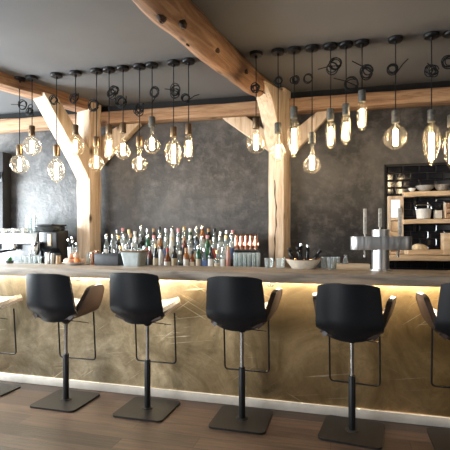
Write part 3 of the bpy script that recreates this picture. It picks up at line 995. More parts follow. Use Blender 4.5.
tall = glassy('tall_glass', (0.88, 0.92, 0.92), (0.9, 0.94, 0.94), 0.16, 0.1, 0.9)
sp = []; lb = []
for row, y in (('front', -0.44), ('back', -0.375)):
    for i in range(6):
        sp.append(WALL.at(235.5 + i * 4.55, y - 0.01, BT)); lb.append(f'tall clear tumbler under the copper cups, {names20[i]} from the left in its {row} row')
glass_row('tall_tumbler', sp, tumbler_mesh(0.018, 0.0215, 0.205), tall, lb, 'tall tumblers under the copper cups', WALL.a)

# ---------------------------------------------------------------- things standing on the bar
CTZ = CT + 0.0005
sp = [BAR.at(269, 0.28, CTZ), BAR.at(280.5, 0.27, CTZ)]
glass_row('low_tumbler', sp, tumbler_mesh(0.036, 0.041, 0.085), M['glass'], ['low clear tumbler on the bar, left one before the middle post', 'low clear tumbler on the bar, right one before the middle post'], 'low tumblers before the middle post', BAR.a)

# black box
p = BAR.at(109.5, 0.27)
r = empty('menu_box', (p.x, p.y, CTZ), BAR.a, 'low dark slate box on the bar beside the ice bucket', 'box')
bm = bmesh.new(); box(bm, -0.125, 0.125, -0.06, 0.06, 0, 0.098, 0.004)
mesh_obj('box_body', bm, M['slate'], r)
bm = bmesh.new(); box(bm, -0.127, 0.127, -0.062, 0.062, 0.0985, 0.112, 0.003)
mesh_obj('lid', bm, M['slate'], r)

# ice bucket (tapered, oblong) with dark rim
p = BAR.at(134.5, 0.22)
r = empty('ice_bucket', (p.x, p.y, CTZ), BAR.a, 'tapered pale zinc ice bucket with ribbed brown rim on the bar', 'bucket')
def taper(bm, x0, y0, x1, y1, z0, z1, rad):
    A = [bm.verts.new((x, y, z0)) for x, y in rounded_rect(x0, y0, rad)]; B = [bm.verts.new((x, y, z1)) for x, y in rounded_rect(x1, y1, rad)]
    n = len(A)
    for i in range(n): bm.faces.new((A[i], A[(i + 1) % n], B[(i + 1) % n], B[i]))
    return A, B
bm = bmesh.new(); A_, B_ = taper(bm, 0.085, 0.065, 0.108, 0.085, 0, 0.135, 0.03); bm.faces.new(A_[::-1])
C_ = [bm.verts.new((v.co.x * 0.94, v.co.y * 0.94, 0.135)) for v in B_]; D_ = [bm.verts.new((v.co.x * 0.9, v.co.y * 0.9, 0.01)) for v in A_]
n = len(A_)
for i in range(n):
    j = (i + 1) % n
    bm.faces.new((B_[i], B_[j], C_[j], C_[i])); bm.faces.new((C_[i], C_[j], D_[j], D_[i]))
bm.faces.new(D_)
mesh_obj('pail', bm, M['zinc'], r)
bm = bmesh.new()
rim = [Vector((x, y, 0.136)) for x, y in rounded_rect(0.110, 0.087, 0.03, 10)]
tube(bm, rim, [0.0075 + 0.002 * (i % 2) for i in range(len(rim))], 8, closed=True)
tag(mesh_obj('rim', bm, plain('brown_rope_rim', (0.24, 0.16, 0.10), 0.6, 0, 0.4, 80), r), 'ribbed brown rim')
ice = []
bm = bmesh.new(); rr_ = random.Random(4)
for i in range(26):
    t = bmesh.new(); bmesh.ops.create_cube(t, size=0.03)
    Mx = Matrix.Translation((rr_.uniform(-.08, .08), rr_.uniform(-.06, .06), 0.118 + rr_.uniform(0, .02))) @ Matrix.Rotation(rr_.uniform(0, 3), 4, (rr_.random(), rr_.random(), 1))
    bmesh.ops.bevel(t, geom=t.edges[:], offset=0.004, segments=1, affect='EDGES')
    merge(bm, t, Mx)
tag(mesh_obj('ice', bm, plain('ice', (0.6, 0.66, 0.68), 0.1), smooth=30, loc=(p.x, p.y, CTZ), a=BAR.a), 'ice cubes filling the zinc bucket', 'ice', kind='stuff')

# copper tins and glass next to the box
p = BAR.at(88.5, 0.28)
for k, (px, mat, H, lab) in enumerate(((88.6, M['glass'], 0.115, 'clear tall glass on the bar, left of the copper tins'), (92.6, M['copper'], 0.125, 'copper shaker tin on the bar, beside the clear tall glass'), (97.2, M['copper'], 0.135, 'copper shaker tin on the bar, beside the slate box'))):
    q = BAR.at(px, 0.33 - 0.05 * k if k < 2 else 0.345, CTZ)
    tag(mesh_obj('shaker_tin' if k else 'highball_glass', tumbler_mesh(0.017, 0.020, H), mat, loc=q, a=BAR.a), lab, 'shaker' if k else 'glass')

# bowl of peach coloured fruit
p = BAR.at(74.5, 0.24)
r = empty('fruit_dish', (p.x, p.y, CTZ), BAR.a, 'shallow pale dish of peach coloured fruit on the bar', 'dish')
bm = bmesh.new(); lathe(bm, [(0.05, 0), (0.055, 0.004), (0.115, 0.022), (0.112, 0.025), (0.05, 0.009), (0, 0.008)], 28, cap1=False)
mesh_obj('dish', bm, M['white'], r)
fm = [plain('peach_skin', (0.80, 0.42, 0.27), 0.5, 0, 0.25, 30), plain('pale_peach_skin', (0.82, 0.62, 0.47), 0.5, 0, 0.2, 30), plain('orange_skin', (0.70, 0.27, 0.08), 0.45, 0, 0.2, 30)]
fr = [(-0.07, -0.02, .035, 1), (-0.015, -0.05, .034, 0), (0.05, -0.035, .035, 2), (0.075, 0.02, .033, 1), (0.0, 0.045, .036, 1), (-0.05, 0.04, .035, 0), (-0.025, -0.01, .082, 0), (0.025, -0.005, .082, 1), (0.0, 0.025, .09, 0)]
for i, (x, y, z, c) in enumerate(fr):
    bm = bmesh.new(); bmesh.ops.create_uvsphere(bm, u_segments=16, v_segments=10, radius=0.031)
    for v in bm.verts:
        v.co.z *= 0.92 - 0.12 * math.exp(-(v.co.xy.length / 0.01) ** 2)
        v.co += noise.noise_vector(v.co * 25 + Vector((i, 0, 0))) * 0.003
    q = BAR.w(BAR.x_at(74.5, 0.24) + x, 0.24 + y)
    o = empty('peach', (q.x, q.y, CTZ + z + 0.004), BAR.a + i, f'{["peach coloured", "pale peach", "orange"][c]} fruit in the pale dish, {["far left", "front middle", "front right", "right end", "back right", "back left", "left upper", "right upper", "topmost"][i]} of the pile', 'fruit', 'fruit in the dish')
    mesh_obj('fruit_skin', bm, fm[c], o)
    bm = bmesh.new(); tube(bm, [(0, 0, 0.024), (0.003, 0, 0.033)], 0.0025, 6); mesh_obj('stalk', bm, M['cord'], o)

# jug of bar tools behind the fruit
p = BAR.at(72.5, 0.345)
r = empty('tool_jug', (p.x, p.y, CTZ), BAR.a, 'glass jug holding silver bar tools behind the fruit dish', 'jug')
bm = tumbler_mesh(0.042, 0.047, 0.17); mesh_obj('jug', bm, tall, r)
rt = random.Random(3)
for i in range(4):
    a = 1.57 * i + 0.4; d = Vector((math.cos(a) * 0.028, math.sin(a) * 0.02, 0))
    bm = bmesh.new(); tip = Vector((0, 0, 0.20 + 0.02 * i)) + d * 1.5
    tube(bm, [d * 0.6 + Vector((0, 0, 0.014)), tip], 0.0035, 6)
    t = bmesh.new(); bmesh.ops.create_uvsphere(t, u_segments=10, v_segments=6, radius=0.015)
    merge(bm, t, Matrix.Translation(tip) @ Matrix.Diagonal((1, 0.5, 1.2, 1)))
    q = BAR.w(BAR.x_at(72.5, 0.345), 0.345)
    tag(mesh_obj('bar_spoon', bm, M['chrome'], loc=(q.x, q.y, CTZ), a=BAR.a), f'silver bar spoon standing in the glass jug, {["shortest", "second shortest", "second tallest", "tallest"][i]} of the four', 'spoon', 'bar spoons in the jug')

# bowl with bottles, right of the middle post
p = BAR.at(303, 0.27)
r = empty('bottle_bowl', (p.x, p.y, CTZ), BAR.a, 'oval cream bowl full of bottles on the bar, right of the middle post', 'bowl')
bm = bmesh.new()
lathe(bm, [(0.085, 0), (0.09, 0.005), (0.125, 0.055), (0.142, 0.085), (0.138, 0.087), (0.118, 0.055), (0.08, 0.014), (0, 0.013)], 32, cap1=False)
for v in bm.verts:
    v.co.y *= 0.62; v.co.x *= 1.06; v.co.z *= 0.86
    v.co.z += 0.012 * (abs(v.co.x) / 0.14) ** 3 * (v.co.z / 0.08)
o = mesh_obj('bowl_shell', bm, plain('cream_bowl', (0.70, 0.62, 0.50), 0.4), r)
bm = bmesh.new(); ring = [Vector((0.149 * math.cos(i * math.pi / 20), 0.0875 * math.sin(i * math.pi / 20), 0.075 + 0.0125 * abs(math.cos(i * math.pi / 20)) ** 3)) for i in range(40)]
tube(bm, ring, 0.0035, 6, closed=True); tag(mesh_obj('rim', bm, M['copper'], r), 'copper coloured rim')
q0 = BAR.x_at(303, 0.27)
for i, (dx, ang, H) in enumerate(((-0.078, -0.25, .15), (-0.04, 0.15, .185), (-0.005, -0.25, .16), (0.028, 0.08, .17), (0.066, 0.55, .15))):
    q = BAR.w(q0 + dx, 0.27 + (0.012 if i % 2 else -0.012))
    e = Matrix.Rotation(-BAR.a, 3, 'Z') @ Matrix.Rotation(ang, 3, 'Y')
    bottle((q.x, q.y, CTZ + 0.03), 0, 'round', .018, H, 'dark', None, 'silver' if i in (1, 3) else 'black', f'small dark bottle in the cream bowl, {names20[i]} from the left', 'bottles in the cream bowl', e.to_euler())

# glasses + wooden tray
gl2 = [(323.5, 0.24, .075, 'glass leaning tower of the three by the cream bowl'), (330, 0.2, .065, ''), (335, 0.26, .07, '')]
sp = [BAR.at(324, 0.30, CTZ), BAR.at(330.5, 0.22, CTZ), BAR.at(336.5, 0.30, CTZ)]
glass_row('short_glass', sp, tumbler_mesh(0.024, 0.029, 0.10), M['glass'], [f'short clear glass between cream bowl and wooden tray, {x}' for x in ('next to the bowl', 'middle one', 'next to the tray')], 'short glasses by the tray', BAR.a)
p = BAR.at(353, 0.30)
r = empty('wooden_tray', (p.x, p.y, CTZ), BAR.a, 'small pale wooden tray on the bar, left of the beer tap', 'tray')
bm = bmesh.new(); box(bm, -0.125, 0.125, -0.065, 0.065, 0, 0.012, 0.002); mesh_obj('tray_floor', bm, M['shelf_wood'], r)
for y in (-0.06, 0.06):
    bm = bmesh.new(); box(bm, -0.13, 0.13, y - 0.006, y + 0.006, 0, 0.045, 0.003); mesh_obj('tray_side', bm, M['shelf_wood'], r)
for x in (-0.125, 0.125):
    bm = bmesh.new(); box(bm, x - 0.006, x + 0.006, -0.054, 0.054, 0, 0.045, 0.003); mesh_obj('tray_side', bm, M['shelf_wood'], r)
p = BAR.at(345.5, 0.31, CTZ + 0.0125)
bm = bmesh.new(); lathe(bm, [(0.026, 0), (0.03, 0.004), (0.028, 0.03), (0.013, 0.075), (0.013, 0.095), (0.017, 0.105), (0.015, 0.105), (0.011, 0.094), (0.011, 0.076), (0.025, 0.03), (0, 0.008)], 20, cap1=False)
tag(mesh_obj('small_carafe', bm, M['glass'], loc=p, a=BAR.a), 'small clear glass carafe standing in the wooden tray', 'carafe')

# beer tap
p = BAR.at(380.5, 0.22)
k = p.y / F
r = empty('beer_tap', (p.x, p.y, CTZ), BAR.a, 'steel T shaped beer tap tower with three handles on the bar', 'beer tap')
zt = lambda py: EYE + (HY - py) * k - CT
bm = bmesh.new(); lathe(bm, [(0.085, 0), (0.085, 0.008), (0.07, 0.012), (0.066, 0.012), (0.066, zt(250) + 0.004)], 32); mesh_obj('column', bm, M['steel'], r)
bm = bmesh.new()
sl = bmesh.new(); f = sl.faces.new([sl.verts.new((x, y, zt(250))) for x, y in rounded_rect(0.228, 0.062, 0.058, 8)])
g = bmesh.ops.extrude_face_region(sl, geom=[f])
for v in [v for v in g['geom'] if isinstance(v, bmesh.types.BMVert)]: v.co.z = zt(236.5)
bmesh.ops.bevel(sl, geom=[e for e in sl.edges if abs(e.verts[0].co.z - e.verts[1].co.z) < 1e-6], offset=0.004, segments=2, profile=0.5, affect='EDGES')
merge(bm, sl); mesh_obj('crossbar', bm, M['steel'], r)
bm = bmesh.new(); lathe(bm, [(0.066, zt(236.5) - 0.003), (0.066, zt(230)), (0.062, zt(229.5))], 32); mesh_obj('top_cap', bm, M['steel'], r)
for x in (-0.116, -0.003, 0.142):
    z0 = zt(236.5) - 0.002 if abs(x) > .05 else zt(229.5) - 0.002
    bm = bmesh.new(); tube(bm, [(x, 0, z0), (x, 0, z0 + 0.02)], 0.007, 10)
    box(bm, x - 0.0135, x + 0.0135, -0.008, 0.008, z0 + 0.02, zt(208.5), 0.004)
    hd = mesh_obj('tap_handle', bm, plain('pewter', (0.50, 0.47, 0.42), 0.45, 0.35, 0.3, 70), r)
for x in (-0.116, -0.003, 0.142):
    bm = bmesh.new(); tube(bm, [(x, 0.055, zt(243)), (x, 0.10, zt(244)), (x, 0.115, zt(250)), (x, 0.115, zt(258))], 0.009, 10); mesh_obj('spout', bm, M['chrome'], r)

# ---------------------------------------------------------------- coffee machine and grinder on the left back counter
ym = -0.50
mx0, mx1 = WALL.x_at(-32, ym), WALL.x_at(35.5, ym)
r = empty('coffee_machine', WALL.w((mx0 + mx1) / 2, ym, BT), WALL.a, 'two group steel and white coffee machine at the left end of the back counter', 'coffee machine')
h = (mx1 - mx0) / 2
zm = lambda py: WALL.h_at(20, py, ym) - BT
bm = bmesh.new(); box(bm, -h + 0.02, h - 0.02, 0.12, 0.44, 0.05, zm(233), 0.012); mesh_obj('body', bm, M['gunmetal'], r)
def mat_patterned():
    t = NT('white_speckled_panel'); v = t.coord(); vo = t.n('ShaderNodeTexVoronoi'); vo.inputs['Scale'].default_value = 38; t.l(v, vo.inputs['Vector'])
    return t.set(t.ramp(vo.outputs['Distance'], [(0.2, (0.45, 0.40, 0.32)), (0.34, (0.34, 0.335, 0.32))]), 0.4)
bm = bmesh.new(); prism(bm, [(0.0, zm(244)), (0.03, zm(233)), (0.14, zm(232.5)), (0.14, zm(244.5))], -h, h, bev=0.008); tag(mesh_obj('front_panel', bm, mat_patterned(), r), 'white panel with a speckled pattern')
bm = bmesh.new(); box(bm, -h, h, 0.0, 0.30, 0.03, 0.10, 0.008); mesh_obj('drip_tray', bm, M['gunmetal'], r)
for x in (-h + 0.05, h - 0.05):
    bm = bmesh.new(); lathe(bm, [(0.022, 0), (0.02, 0.03)], 14, Matrix.Translation((x, 0.1, 0))); mesh_obj('foot', bm, M['black_plastic'], r)
for x in (-0.42 * h, 0.28 * h):
    bm = bmesh.new(); lathe(bm, [(0.032, zm(250)), (0.04, zm(249)), (0.04, zm(244) + 0.01)], 20, Matrix.Translation((x, 0.075, 0))); o = mesh_obj('group_head', bm, M['chrome'], r)
    bm = bmesh.new(); tube(bm, [(x, 0.07, zm(250)), (x - 0.02, -0.02, zm(250.5)), (x - 0.055, -0.13, zm(252))], [0.011, 0.014, 0.017], 10); mesh_obj('portafilter_handle', bm, M['black_plastic'], o)
for x in (-h + 0.03, h - 0.035):
    bm = bmesh.new(); tube(bm, [(x, 0.05, zm(245)), (x, -0.03, zm(248)), (x, -0.045, zm(256))], 0.006, 8); mesh_obj('steam_wand', bm, M['chrome'], r)
bm = bmesh.new()
for pts in ([(-h + 0.02, 0.06, zm(230.5)), (h - 0.02, 0.06, zm(230.5))], [(-h + 0.02, 0.42, zm(230.5)), (h - 0.02, 0.42, zm(230.5))]): tube(bm, pts, 0.005)
for x in (-h + 0.02, 0, h - 0.02):
    for y in (0.06, 0.42): tube(bm, [(x, y, zm(233.3)), (x, y, zm(230.5))], 0.004)
mesh_obj('cup_rail', bm, M['chrome'], r)
ztop = BT + zm(233) + 0.0008
sp = [WALL.at(px, ym + 0.18 + 0.05 * (i % 2), ztop) for i, px in enumerate((4.0, 9.5, 14.5, 19.5, 24.5))]
bm = bmesh.new(); lathe(bm, [(0.018, 0), (0.021, 0.004), (0.031, 0.035), (0.034, 0.055), (0.031, 0.055), (0.027, 0.03), (0, 0.006)], 18, cap1=False)
tube(bm, round_path([(0.03, 0, 0.046), (0.046, 0, 0.046), (0.044, 0, 0.022), (0.026, 0, 0.022)], 0.008, 3), 0.0035, 6)
glass_row('coffee_cup', sp, bm, M['white'], [f'white cup on top of the coffee machine, {names20[i]} from the left' for i in range(5)], 'cups on the coffee machine', WALL.a, 'cup')
sp = [WALL.at(px, ym + y, ztop) for px, y in ((28, .20), (31.5, .25), (35, .20), (34, .33), (30, .34))]
hi = glassy('bright_latte_glass', (0.9, 0.93, 0.93), (0.85, 0.9, 0.9), 0.22, 0.1, 0.8)
glass_row('latte_glass', sp, tumbler_mesh(0.020, 0.024, 0.20), hi, [f'tall latte glass on the coffee machine, {x}' for x in ('left end of the front row', 'middle of the front row', 'right end of the front row', 'right one behind', 'left one behind')], 'tall glasses on the coffee machine', WALL.a)

p = WALL.at(51, -0.42)
r = empty('coffee_grinder', (p.x, p.y, BT), WALL.a, 'big black coffee grinder between the coffee machine and the left post', 'coffee grinder')
kz = lambda py: WALL.h_at(49, py, -0.42) - BT
bm = bmesh.new(); box(bm, -0.13, 0.13, -0.11, 0.14, 0, 0.03, 0.008); mesh_obj('base', bm, M['black_plastic'], r)
bm = bmesh.new(); prism(bm, [(-0.02, 0.03), (-0.02, 0.2), (-0.09, 0.24), (-0.10, kz(232)), (0.12, kz(230)), (0.12, 0.03)], -0.08, 0.14, bev=0.015); mesh_obj('body', bm, M['black_plastic'], r)
bm = bmesh.new(); prism(bm, [(-0.09, kz(233)), (-0.13, kz(226)), (0.12, kz(226)), (0.1, kz(233))], -0.125, 0.10, bev=0.012); o = mesh_obj('bean_hopper', bm, glassy('smoked_hopper', (0.12, 0.12, 0.12), (0.3, 0.32, 0.33), 0.08), r)
bm = bmesh.new(); box(bm, -0.132, 0.107, -0.14, 0.13, kz(226), kz(224.5), 0.004); mesh_obj('lid', bm, M['black_plastic'], o)
bm = bmesh.new(); lathe(bm, [(0.02, 0.17), (0.045, 0.23), (0.045, 0.31)], 20, Matrix.Translation((-0.08, -0.135, 0))); mesh_obj('dosing_chute', bm, M['chrome'], r)
bm = bmesh.new(); tube(bm, round_path([(-0.04, -0.015, 0.15), (-0.04, -0.13, 0.14), (-0.01, -0.13, 0.14), (-0.01, -0.015, 0.15)], 0.015), 0.006); mesh_obj('fork', bm, M['chrome'], r)
bm = bmesh.new(); box(bm, 0.03, 0.075, -0.107, -0.097, kz(246), kz(234), 0.003); tag(mesh_obj('display', bm, PAPERS['cream'], r), 'small cream display plate')

for i, (px, y, mat, nm, lab, cat, r0, H) in enumerate((
        (47.5, 0.30, M['white'], 'milk_jug', 'white milk jug on the bar in front of the coffee grinder', 'jug', 0.024, 0.115),
        (52.5, 0.31, M['steel'], 'milk_jug', 'steel milk jug on the bar in front of the coffee grinder', 'jug', 0.022, 0.105),
        (58.5, 0.31, plain('tan_leather_cup', (0.34, 0.22, 0.11), 0.6), 'tamper_cup', 'tan round cup on the bar in front of the coffee grinder', 'cup', 0.026, 0.085))):
    q = BAR.at(px, y, CTZ)
    ro = empty(nm, q, BAR.a + (2.5 if i == 1 else 0.6), lab, cat, 'jugs by the grinder' if cat == 'jug' else None)
    mesh_obj('vessel', tumbler_mesh(r0, r0 * 0.9, H), mat, ro)
    bm = bmesh.new(); tube(bm, round_path([(r0 * 0.92, 0, H * 0.82), (r0 + 0.018, 0, H * 0.8), (r0 + 0.018, 0, H * 0.3), (r0 * 0.93, 0, H * 0.25)], 0.012, 4), 0.0035, 6); mesh_obj('handle', bm, mat, ro)

sp = [BAR.at(px, 0.33, CTZ) for px in (21.5, 26, 30.5, 35.2, 39.7)]
glass_row('shot_glass', sp, tumbler_mesh(0.016, 0.02, 0.075), hi, [f'small glass on the bar before the coffee machine, {names20[i]} from the left' for i in range(5)], 'small glasses before the coffee machine', BAR.a)

p = BAR.at(9.8, 0.28)
r = empty('potted_plant', (p.x, p.y, CTZ), BAR.a, 'little bright green plant in a low pot at the left end of the bar', 'plant')
bm = bmesh.new(); lathe(bm, [(0.03, 0), (0.033, 0.003), (0.04, 0.03), (0.036, 0.03), (0.033, 0.022), (0, 0.02)], 18, cap1=False); mesh_obj('pot', bm, M['slate'], r)
bm = bmesh.new(); rp = random.Random(5)
for i in range(34):
    a = rp.uniform(0, 6.28); el = rp.uniform(0.1, 1.3); L = rp.uniform(0.03, 0.055)
    d = Vector((math.cos(a) * math.cos(el), math.sin(a) * math.cos(el), math.sin(el))); s = Vector((-math.sin(a), math.cos(a), 0)) * 0.012
    b = Vector((0, 0, 0.024)); m_ = b + d * L * 0.55 + Vector((0, 0, 0.006)); e = b + d * L
    v = [bm.verts.new(x) for x in (b, m_ + s, e, m_ - s, m_ + Vector((0, 0, -0.003)))]
    for tri in ((0, 1, 4), (1, 2, 4), (2, 3, 4), (3, 0, 4)): bm.faces.new([v[q] for q in tri])
mesh_obj('leaves', bm, plain('green_leaf', (0.06, 0.30, 0.06), 0.5), r, smooth=0)

# black wall lamp arm on the left casing
q = WALL.w(xl - 0.02, -0.145, WALL.h_at(3, 177, -0.14))
r = empty('wall_lamp', q, WALL.a, 'small black wall lamp on the door casing at the far left', 'wall lamp')
bm = bmesh.new(); box(bm, -0.03, 0.03, -0.012, 0.004, -0.06, 0.06, 0.004); mesh_obj('wall_plate', bm, M['black_metal'], r)
bm = bmesh.new(); tube(bm, [(0, -0.01, 0.01), (0.015, -0.06, 0.02)], 0.008); mesh_obj('arm', bm, M['black_metal'], r)
bm = bmesh.new(); lathe(bm, [(0.012, 0.06), (0.022, 0.05), (0.032, -0.03), (0.028, -0.03), (0.018, 0.045)], 16, Matrix.Translation((0.018, -0.07, 0)), cap1=False); mesh_obj('lamp_shade', bm, M['black_metal'], r)

# ---------------------------------------------------------------- tiled kitchen end of the back wall
kx0, kx1 = WALL.x_at(386.5, -0.02), WALL.x_at(560, -0.02)
kz0, kz1 = 0.9, WALL.h_at(386.5, 166.5, -0.02)
ktop = kz1
bm = bmesh.new(); box(bm, 0, kx1 - kx0, -0.012, -0.001, 0, ktop - kz0 + 0.0)
tag(mesh_obj('wall_tiles', bm, plain('dark_grout', (0.022, 0.021, 0.02), 0.8), loc=WALL.w(kx0, 0, kz0), a=WALL.a, smooth=0), 'black grout of the tiled kitchen wall', 'wall', kind='structure')
bm = bmesh.new(); TW, TH = 0.15, 0.072
ny = int((ktop - kz0) / TH)
for j in range(ny):
    z = ktop - kz0 - (j + 1) * TH
    x = -TW / 2 if j % 2 else 0.0
    while x < kx1 - kx0 - 0.02:
        a0, a1 = max(0.003, x + 0.002), min(kx1 - kx0, x + TW - 0.002)
        if a1 - a0 > 0.02:
            b = 0.009; y0, y1 = -0.0125, -0.021
            v = [bm.verts.new(q) for q in ((a0, y0, z + .002), (a1, y0, z + .002), (a1, y0, z + TH - .002), (a0, y0, z + TH - .002), (a0 + b, y1, z + .002 + b), (a1 - b, y1, z + .002 + b), (a1 - b, y1, z + TH - .002 - b), (a0 + b, y1, z + TH - .002 - b))]
            for f in ((4, 5, 6, 7), (0, 1, 5, 4), (1, 2, 6, 5), (2, 3, 7, 6), (3, 0, 4, 7)): bm.faces.new([v[q] for q in f])
        x += TW
tag(mesh_obj('wall_tiling', bm, plain('black_glazed_tile', (0.010, 0.010, 0.013), 0.10, 0, 0.2, 6), loc=WALL.w(kx0, 0, kz0), a=WALL.a, smooth=0), 'glossy black bevelled subway tiles at the right end of the back wall', 'wall', kind='structure')
for nm, x0, x1, z0, z1 in (('trim_2', -0.022, 0.0, 0, ktop - kz0 + 0.02), ('trim_3', 0.0005, kx1 - kx0, ktop - kz0 + 0.0005, ktop - kz0 + 0.02)):
    bm = bmesh.new(); box(bm, x0, x1, -0.03, -0.001, z0, z1, 0.002)
    tag(mesh_obj(nm, bm, M['black_metal'], loc=WALL.w(kx0, 0, kz0), a=WALL.a), 'black edge strip around the tiles', 'trim', kind='structure')


def shelf(px0, px1, pyt, pyb, dep, label):
    y = -0.03 - dep
    x0, x1 = WALL.x_at(px0, y), WALL.x_at(px1, y)
    xm = (px0 + 450) / 2
    zt_, zb = WALL.h_at(xm, pyt, y), WALL.h_at(xm, pyb, y)
    r = empty('wall_shelf', WALL.w((x0 + x1) / 2, -0.0215, zb), WALL.a, label, 'shelf')
    hh = (x1 - x0) / 2
    bm = bmesh.new(); hewn_bar(bm, -hh, hh, -dep, 0, 0, zt_ - zb, 8, axis=0, bev=0.004); mesh_obj('board', bm, M['shelf_wood'], r)
    for x in (-hh + 0.12, 0.05):
        bm = bmesh.new(); prism(bm, [(0, -0.075), (0, -0.001), (-dep * 0.8, -0.001), (-dep * 0.8, -0.006), (-0.006, -0.012), (-0.006, -0.075)], x - 0.012, x + 0.012); mesh_obj('bracket', bm, M['black_metal'], r)
    return x0, x1, y, zt_


def on_shelf(px, S, dy): return WALL.at(px, S[2] + dy, S[3] + 0.0065)


S1 = shelf(404.5, 540, 191.0, 196.0, 0.13, 'upper pale oak shelf on the black tiles, holding bowls')
S2 = shelf(404.5, 540, 219.0, 223.5, 0.14, 'middle pale oak shelf on the black tiles, holding the white pail')
S3 = shelf(387.5, 540, 255.5, 261.0, 0.34, 'lowest and deepest oak shelf on the black tiles, behind the beer tap')
# bowls on the upper shelf
bw = mat_patterned()
for i, (px, rad, H, mat, lab) in enumerate(((412, .035, .03, M['white'], 'small white bowl on the upper shelf'), (425, .085, .05, bw, 'speckled wide bowl on the upper shelf, left one'), (442, .07, .055, plain('grey_bowl', (0.3, 0.28, 0.25), 0.4, 0, 0.5, 50), 'grey speckled bowl on the upper shelf, right one'))):
    q = on_shelf(px, S1, 0.07)
    bm = bmesh.new(); lathe(bm, [(rad * .45, 0), (rad * .5, 0.003), (rad * .85, H * .5), (rad, H), (rad - .004, H), (rad * .8, H * .5), (rad * .4, .007), (0, .007)], 28, cap1=False)
    tag(mesh_obj('bowl', bm, mat, loc=q, a=WALL.a), lab, 'bowl', 'bowls on the upper shelf')
# pail with handle
q = on_shelf(423.5, S2, 0.08)
r = empty('enamel_pail', q, WALL.a, 'white pail with a raised wire handle on the middle shelf', 'pail')
kk = q.y / F
bm = bmesh.new(); lathe(bm, [(6.0 * kk, 0), (6.3 * kk, .004), (7.3 * kk, 9.3 * kk), (7.6 * kk, 9.6 * kk), (7.1 * kk, 9.6 * kk), (5.8 * kk, .01), (0, .009)], 28, cap1=False); mesh_obj('pail_body', bm, M['white_enamel'], r)
bm = bmesh.new(); tube(bm, round_path([(-7.3 * kk, 0, 9.2 * kk), (-7.2 * kk, 0, 14 * kk), (7.2 * kk, 0, 14 * kk), (7.3 * kk, 0, 9.2 * kk)], 2.5 * kk), .0055); mesh_obj('handle', bm, M['chrome'], r)
q = on_shelf(437.8, S2, 0.08)
bm = bmesh.new(); box(bm, -3.4 * kk, 3.4 * kk, -.03, .03, 0, 7 * kk, .006); o = empty('white_canister', q, WALL.a, 'small square white canister beside the pail', 'canister'); mesh_obj('canister_body', bm, M['white_enamel'], o)
bm = bmesh.new(); box(bm, -3.5 * kk, 3.5 * kk, -.031, .031, 7 * kk + .0005, 8 * kk, .003); mesh_obj('lid', bm, M['white_enamel'], o)
q = on_shelf(455, S2, 0.065)
o = empty('crate', q, WALL.a, 'brown wooden crate on the middle shelf at the right edge', 'crate')
for k in range(3):
    bm = bmesh.new(); box(bm, -9.5 * kk, 9.5 * kk, -.05, -.042, k * 5.2 * kk, k * 5.2 * kk + 4.4 * kk, .002); mesh_obj('slat', bm, M['oak_x'], o)
for x in (-9 * kk, 9 * kk):
    bm = bmesh.new(); box(bm, x - .006, x + .006, -.0415, .04, 0, 15 * kk, .002); mesh_obj('end_panel', bm, M['oak_z'], o)
bm = bmesh.new(); box(bm, -9 * kk + .0065, 9 * kk - .0065, -.0415, .04, 0, .008); mesh_obj('crate_floor', bm, M['oak_x'], o)
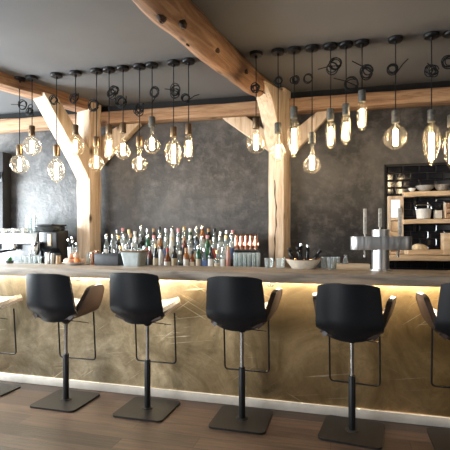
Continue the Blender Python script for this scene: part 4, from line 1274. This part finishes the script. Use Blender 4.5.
# bread board with folded cloth
q = on_shelf(424, S3, 0.13)
o = empty('serving_board', q, WALL.a, 'pale thick serving board on the lowest shelf', 'board')
bm = bmesh.new(); slab(bm, rounded_rect(.165, .08, .02), 0, .045, .006); mesh_obj('board', bm, M['shelf_wood'], o)
qq = WALL.at(419, S3[2] + 0.13, S3[3] + 0.0525)
bm = bmesh.new(); bmesh.ops.create_uvsphere(bm, u_segments=24, v_segments=12, radius=1)
for v in bm.verts:
    v.co = Vector((v.co.x * .075, v.co.y * .05, max(-0.0, v.co.z) * .055)) + noise.noise_vector(v.co * 2.2) * .006; v.co.z = max(0, v.co.z)
tag(mesh_obj('bread_loaf', bm, plain('floured_crust', (0.68, 0.54, 0.36), 0.8, 0, 0.3, 26, .3), loc=qq, a=WALL.a), 'floury bread loaf on the pale serving board', 'bread')
q = on_shelf(452, S3, 0.10)
o = empty('wooden_box', q, WALL.a, 'tall pale wooden box on the lowest shelf at the right edge', 'box')
bm = bmesh.new(); box(bm, -8.5 * kk, 8.5 * kk, -.06, .06, 0, 19 * kk, .004); mesh_obj('box_body', bm, M['shelf_wood'], o)
bm = bmesh.new(); box(bm, -8.7 * kk, 8.7 * kk, -.062, .062, 19 * kk + .0005, 20.5 * kk, .003); mesh_obj('lid', bm, M['shelf_wood'], o)
# little wooden framed window
yw = -0.0225
wx0, wx1 = WALL.x_at(387.8, yw - .04), WALL.x_at(403.6, yw - .04)
za, zb, zc_, zd = (WALL.h_at(395, p_, yw - .04) for p_ in (254, 217.5, 199.5, 196.0))
wx = (wx0 + wx1) / 2; hh = (wx1 - wx0) / 2
r = tag(empty('window_1', WALL.w(wx, yw, za), WALL.a), 'narrow wooden window with one bright pane behind the beer tap', 'window', kind='structure')
bm = bmesh.new()
fw = 0.03
box(bm, -hh, -hh + fw, -.045, 0, 0, zd - za, .003); box(bm, hh - fw, hh, -.045, 0, 0, zd - za, .003)
box(bm, -hh + fw, hh - fw, -.045, 0, zc_ - za, zd - za, .003); box(bm, -hh + fw, hh - fw, -.045, 0, zb - za - .03, zb - za, .003); box(bm, -hh + fw, hh - fw, -.045, 0, 0, .02, .003)
mesh_obj('frame', bm, M['oak_z'], r)
bm = bmesh.new(); box(bm, -hh + fw, hh - fw, -.012, -.002, zb - za, zc_ - za); tag(mesh_obj('pane', bm, glow('bright_daylight_pane', (0.95, 0.98, 1.0), 1.3), r, smooth=0), 'bright daylit pane')
for k in range(3):
    hz = (zb - za - .05) / 3
    bm = bmesh.new(); box(bm, -hh + fw, hh - fw, -.03, -.002, .02 + k * hz, .02 + (k + 1) * hz - .004, .004); mesh_obj('lower_board', bm, M['shelf_wood'] if k else M['oak_x'], r)
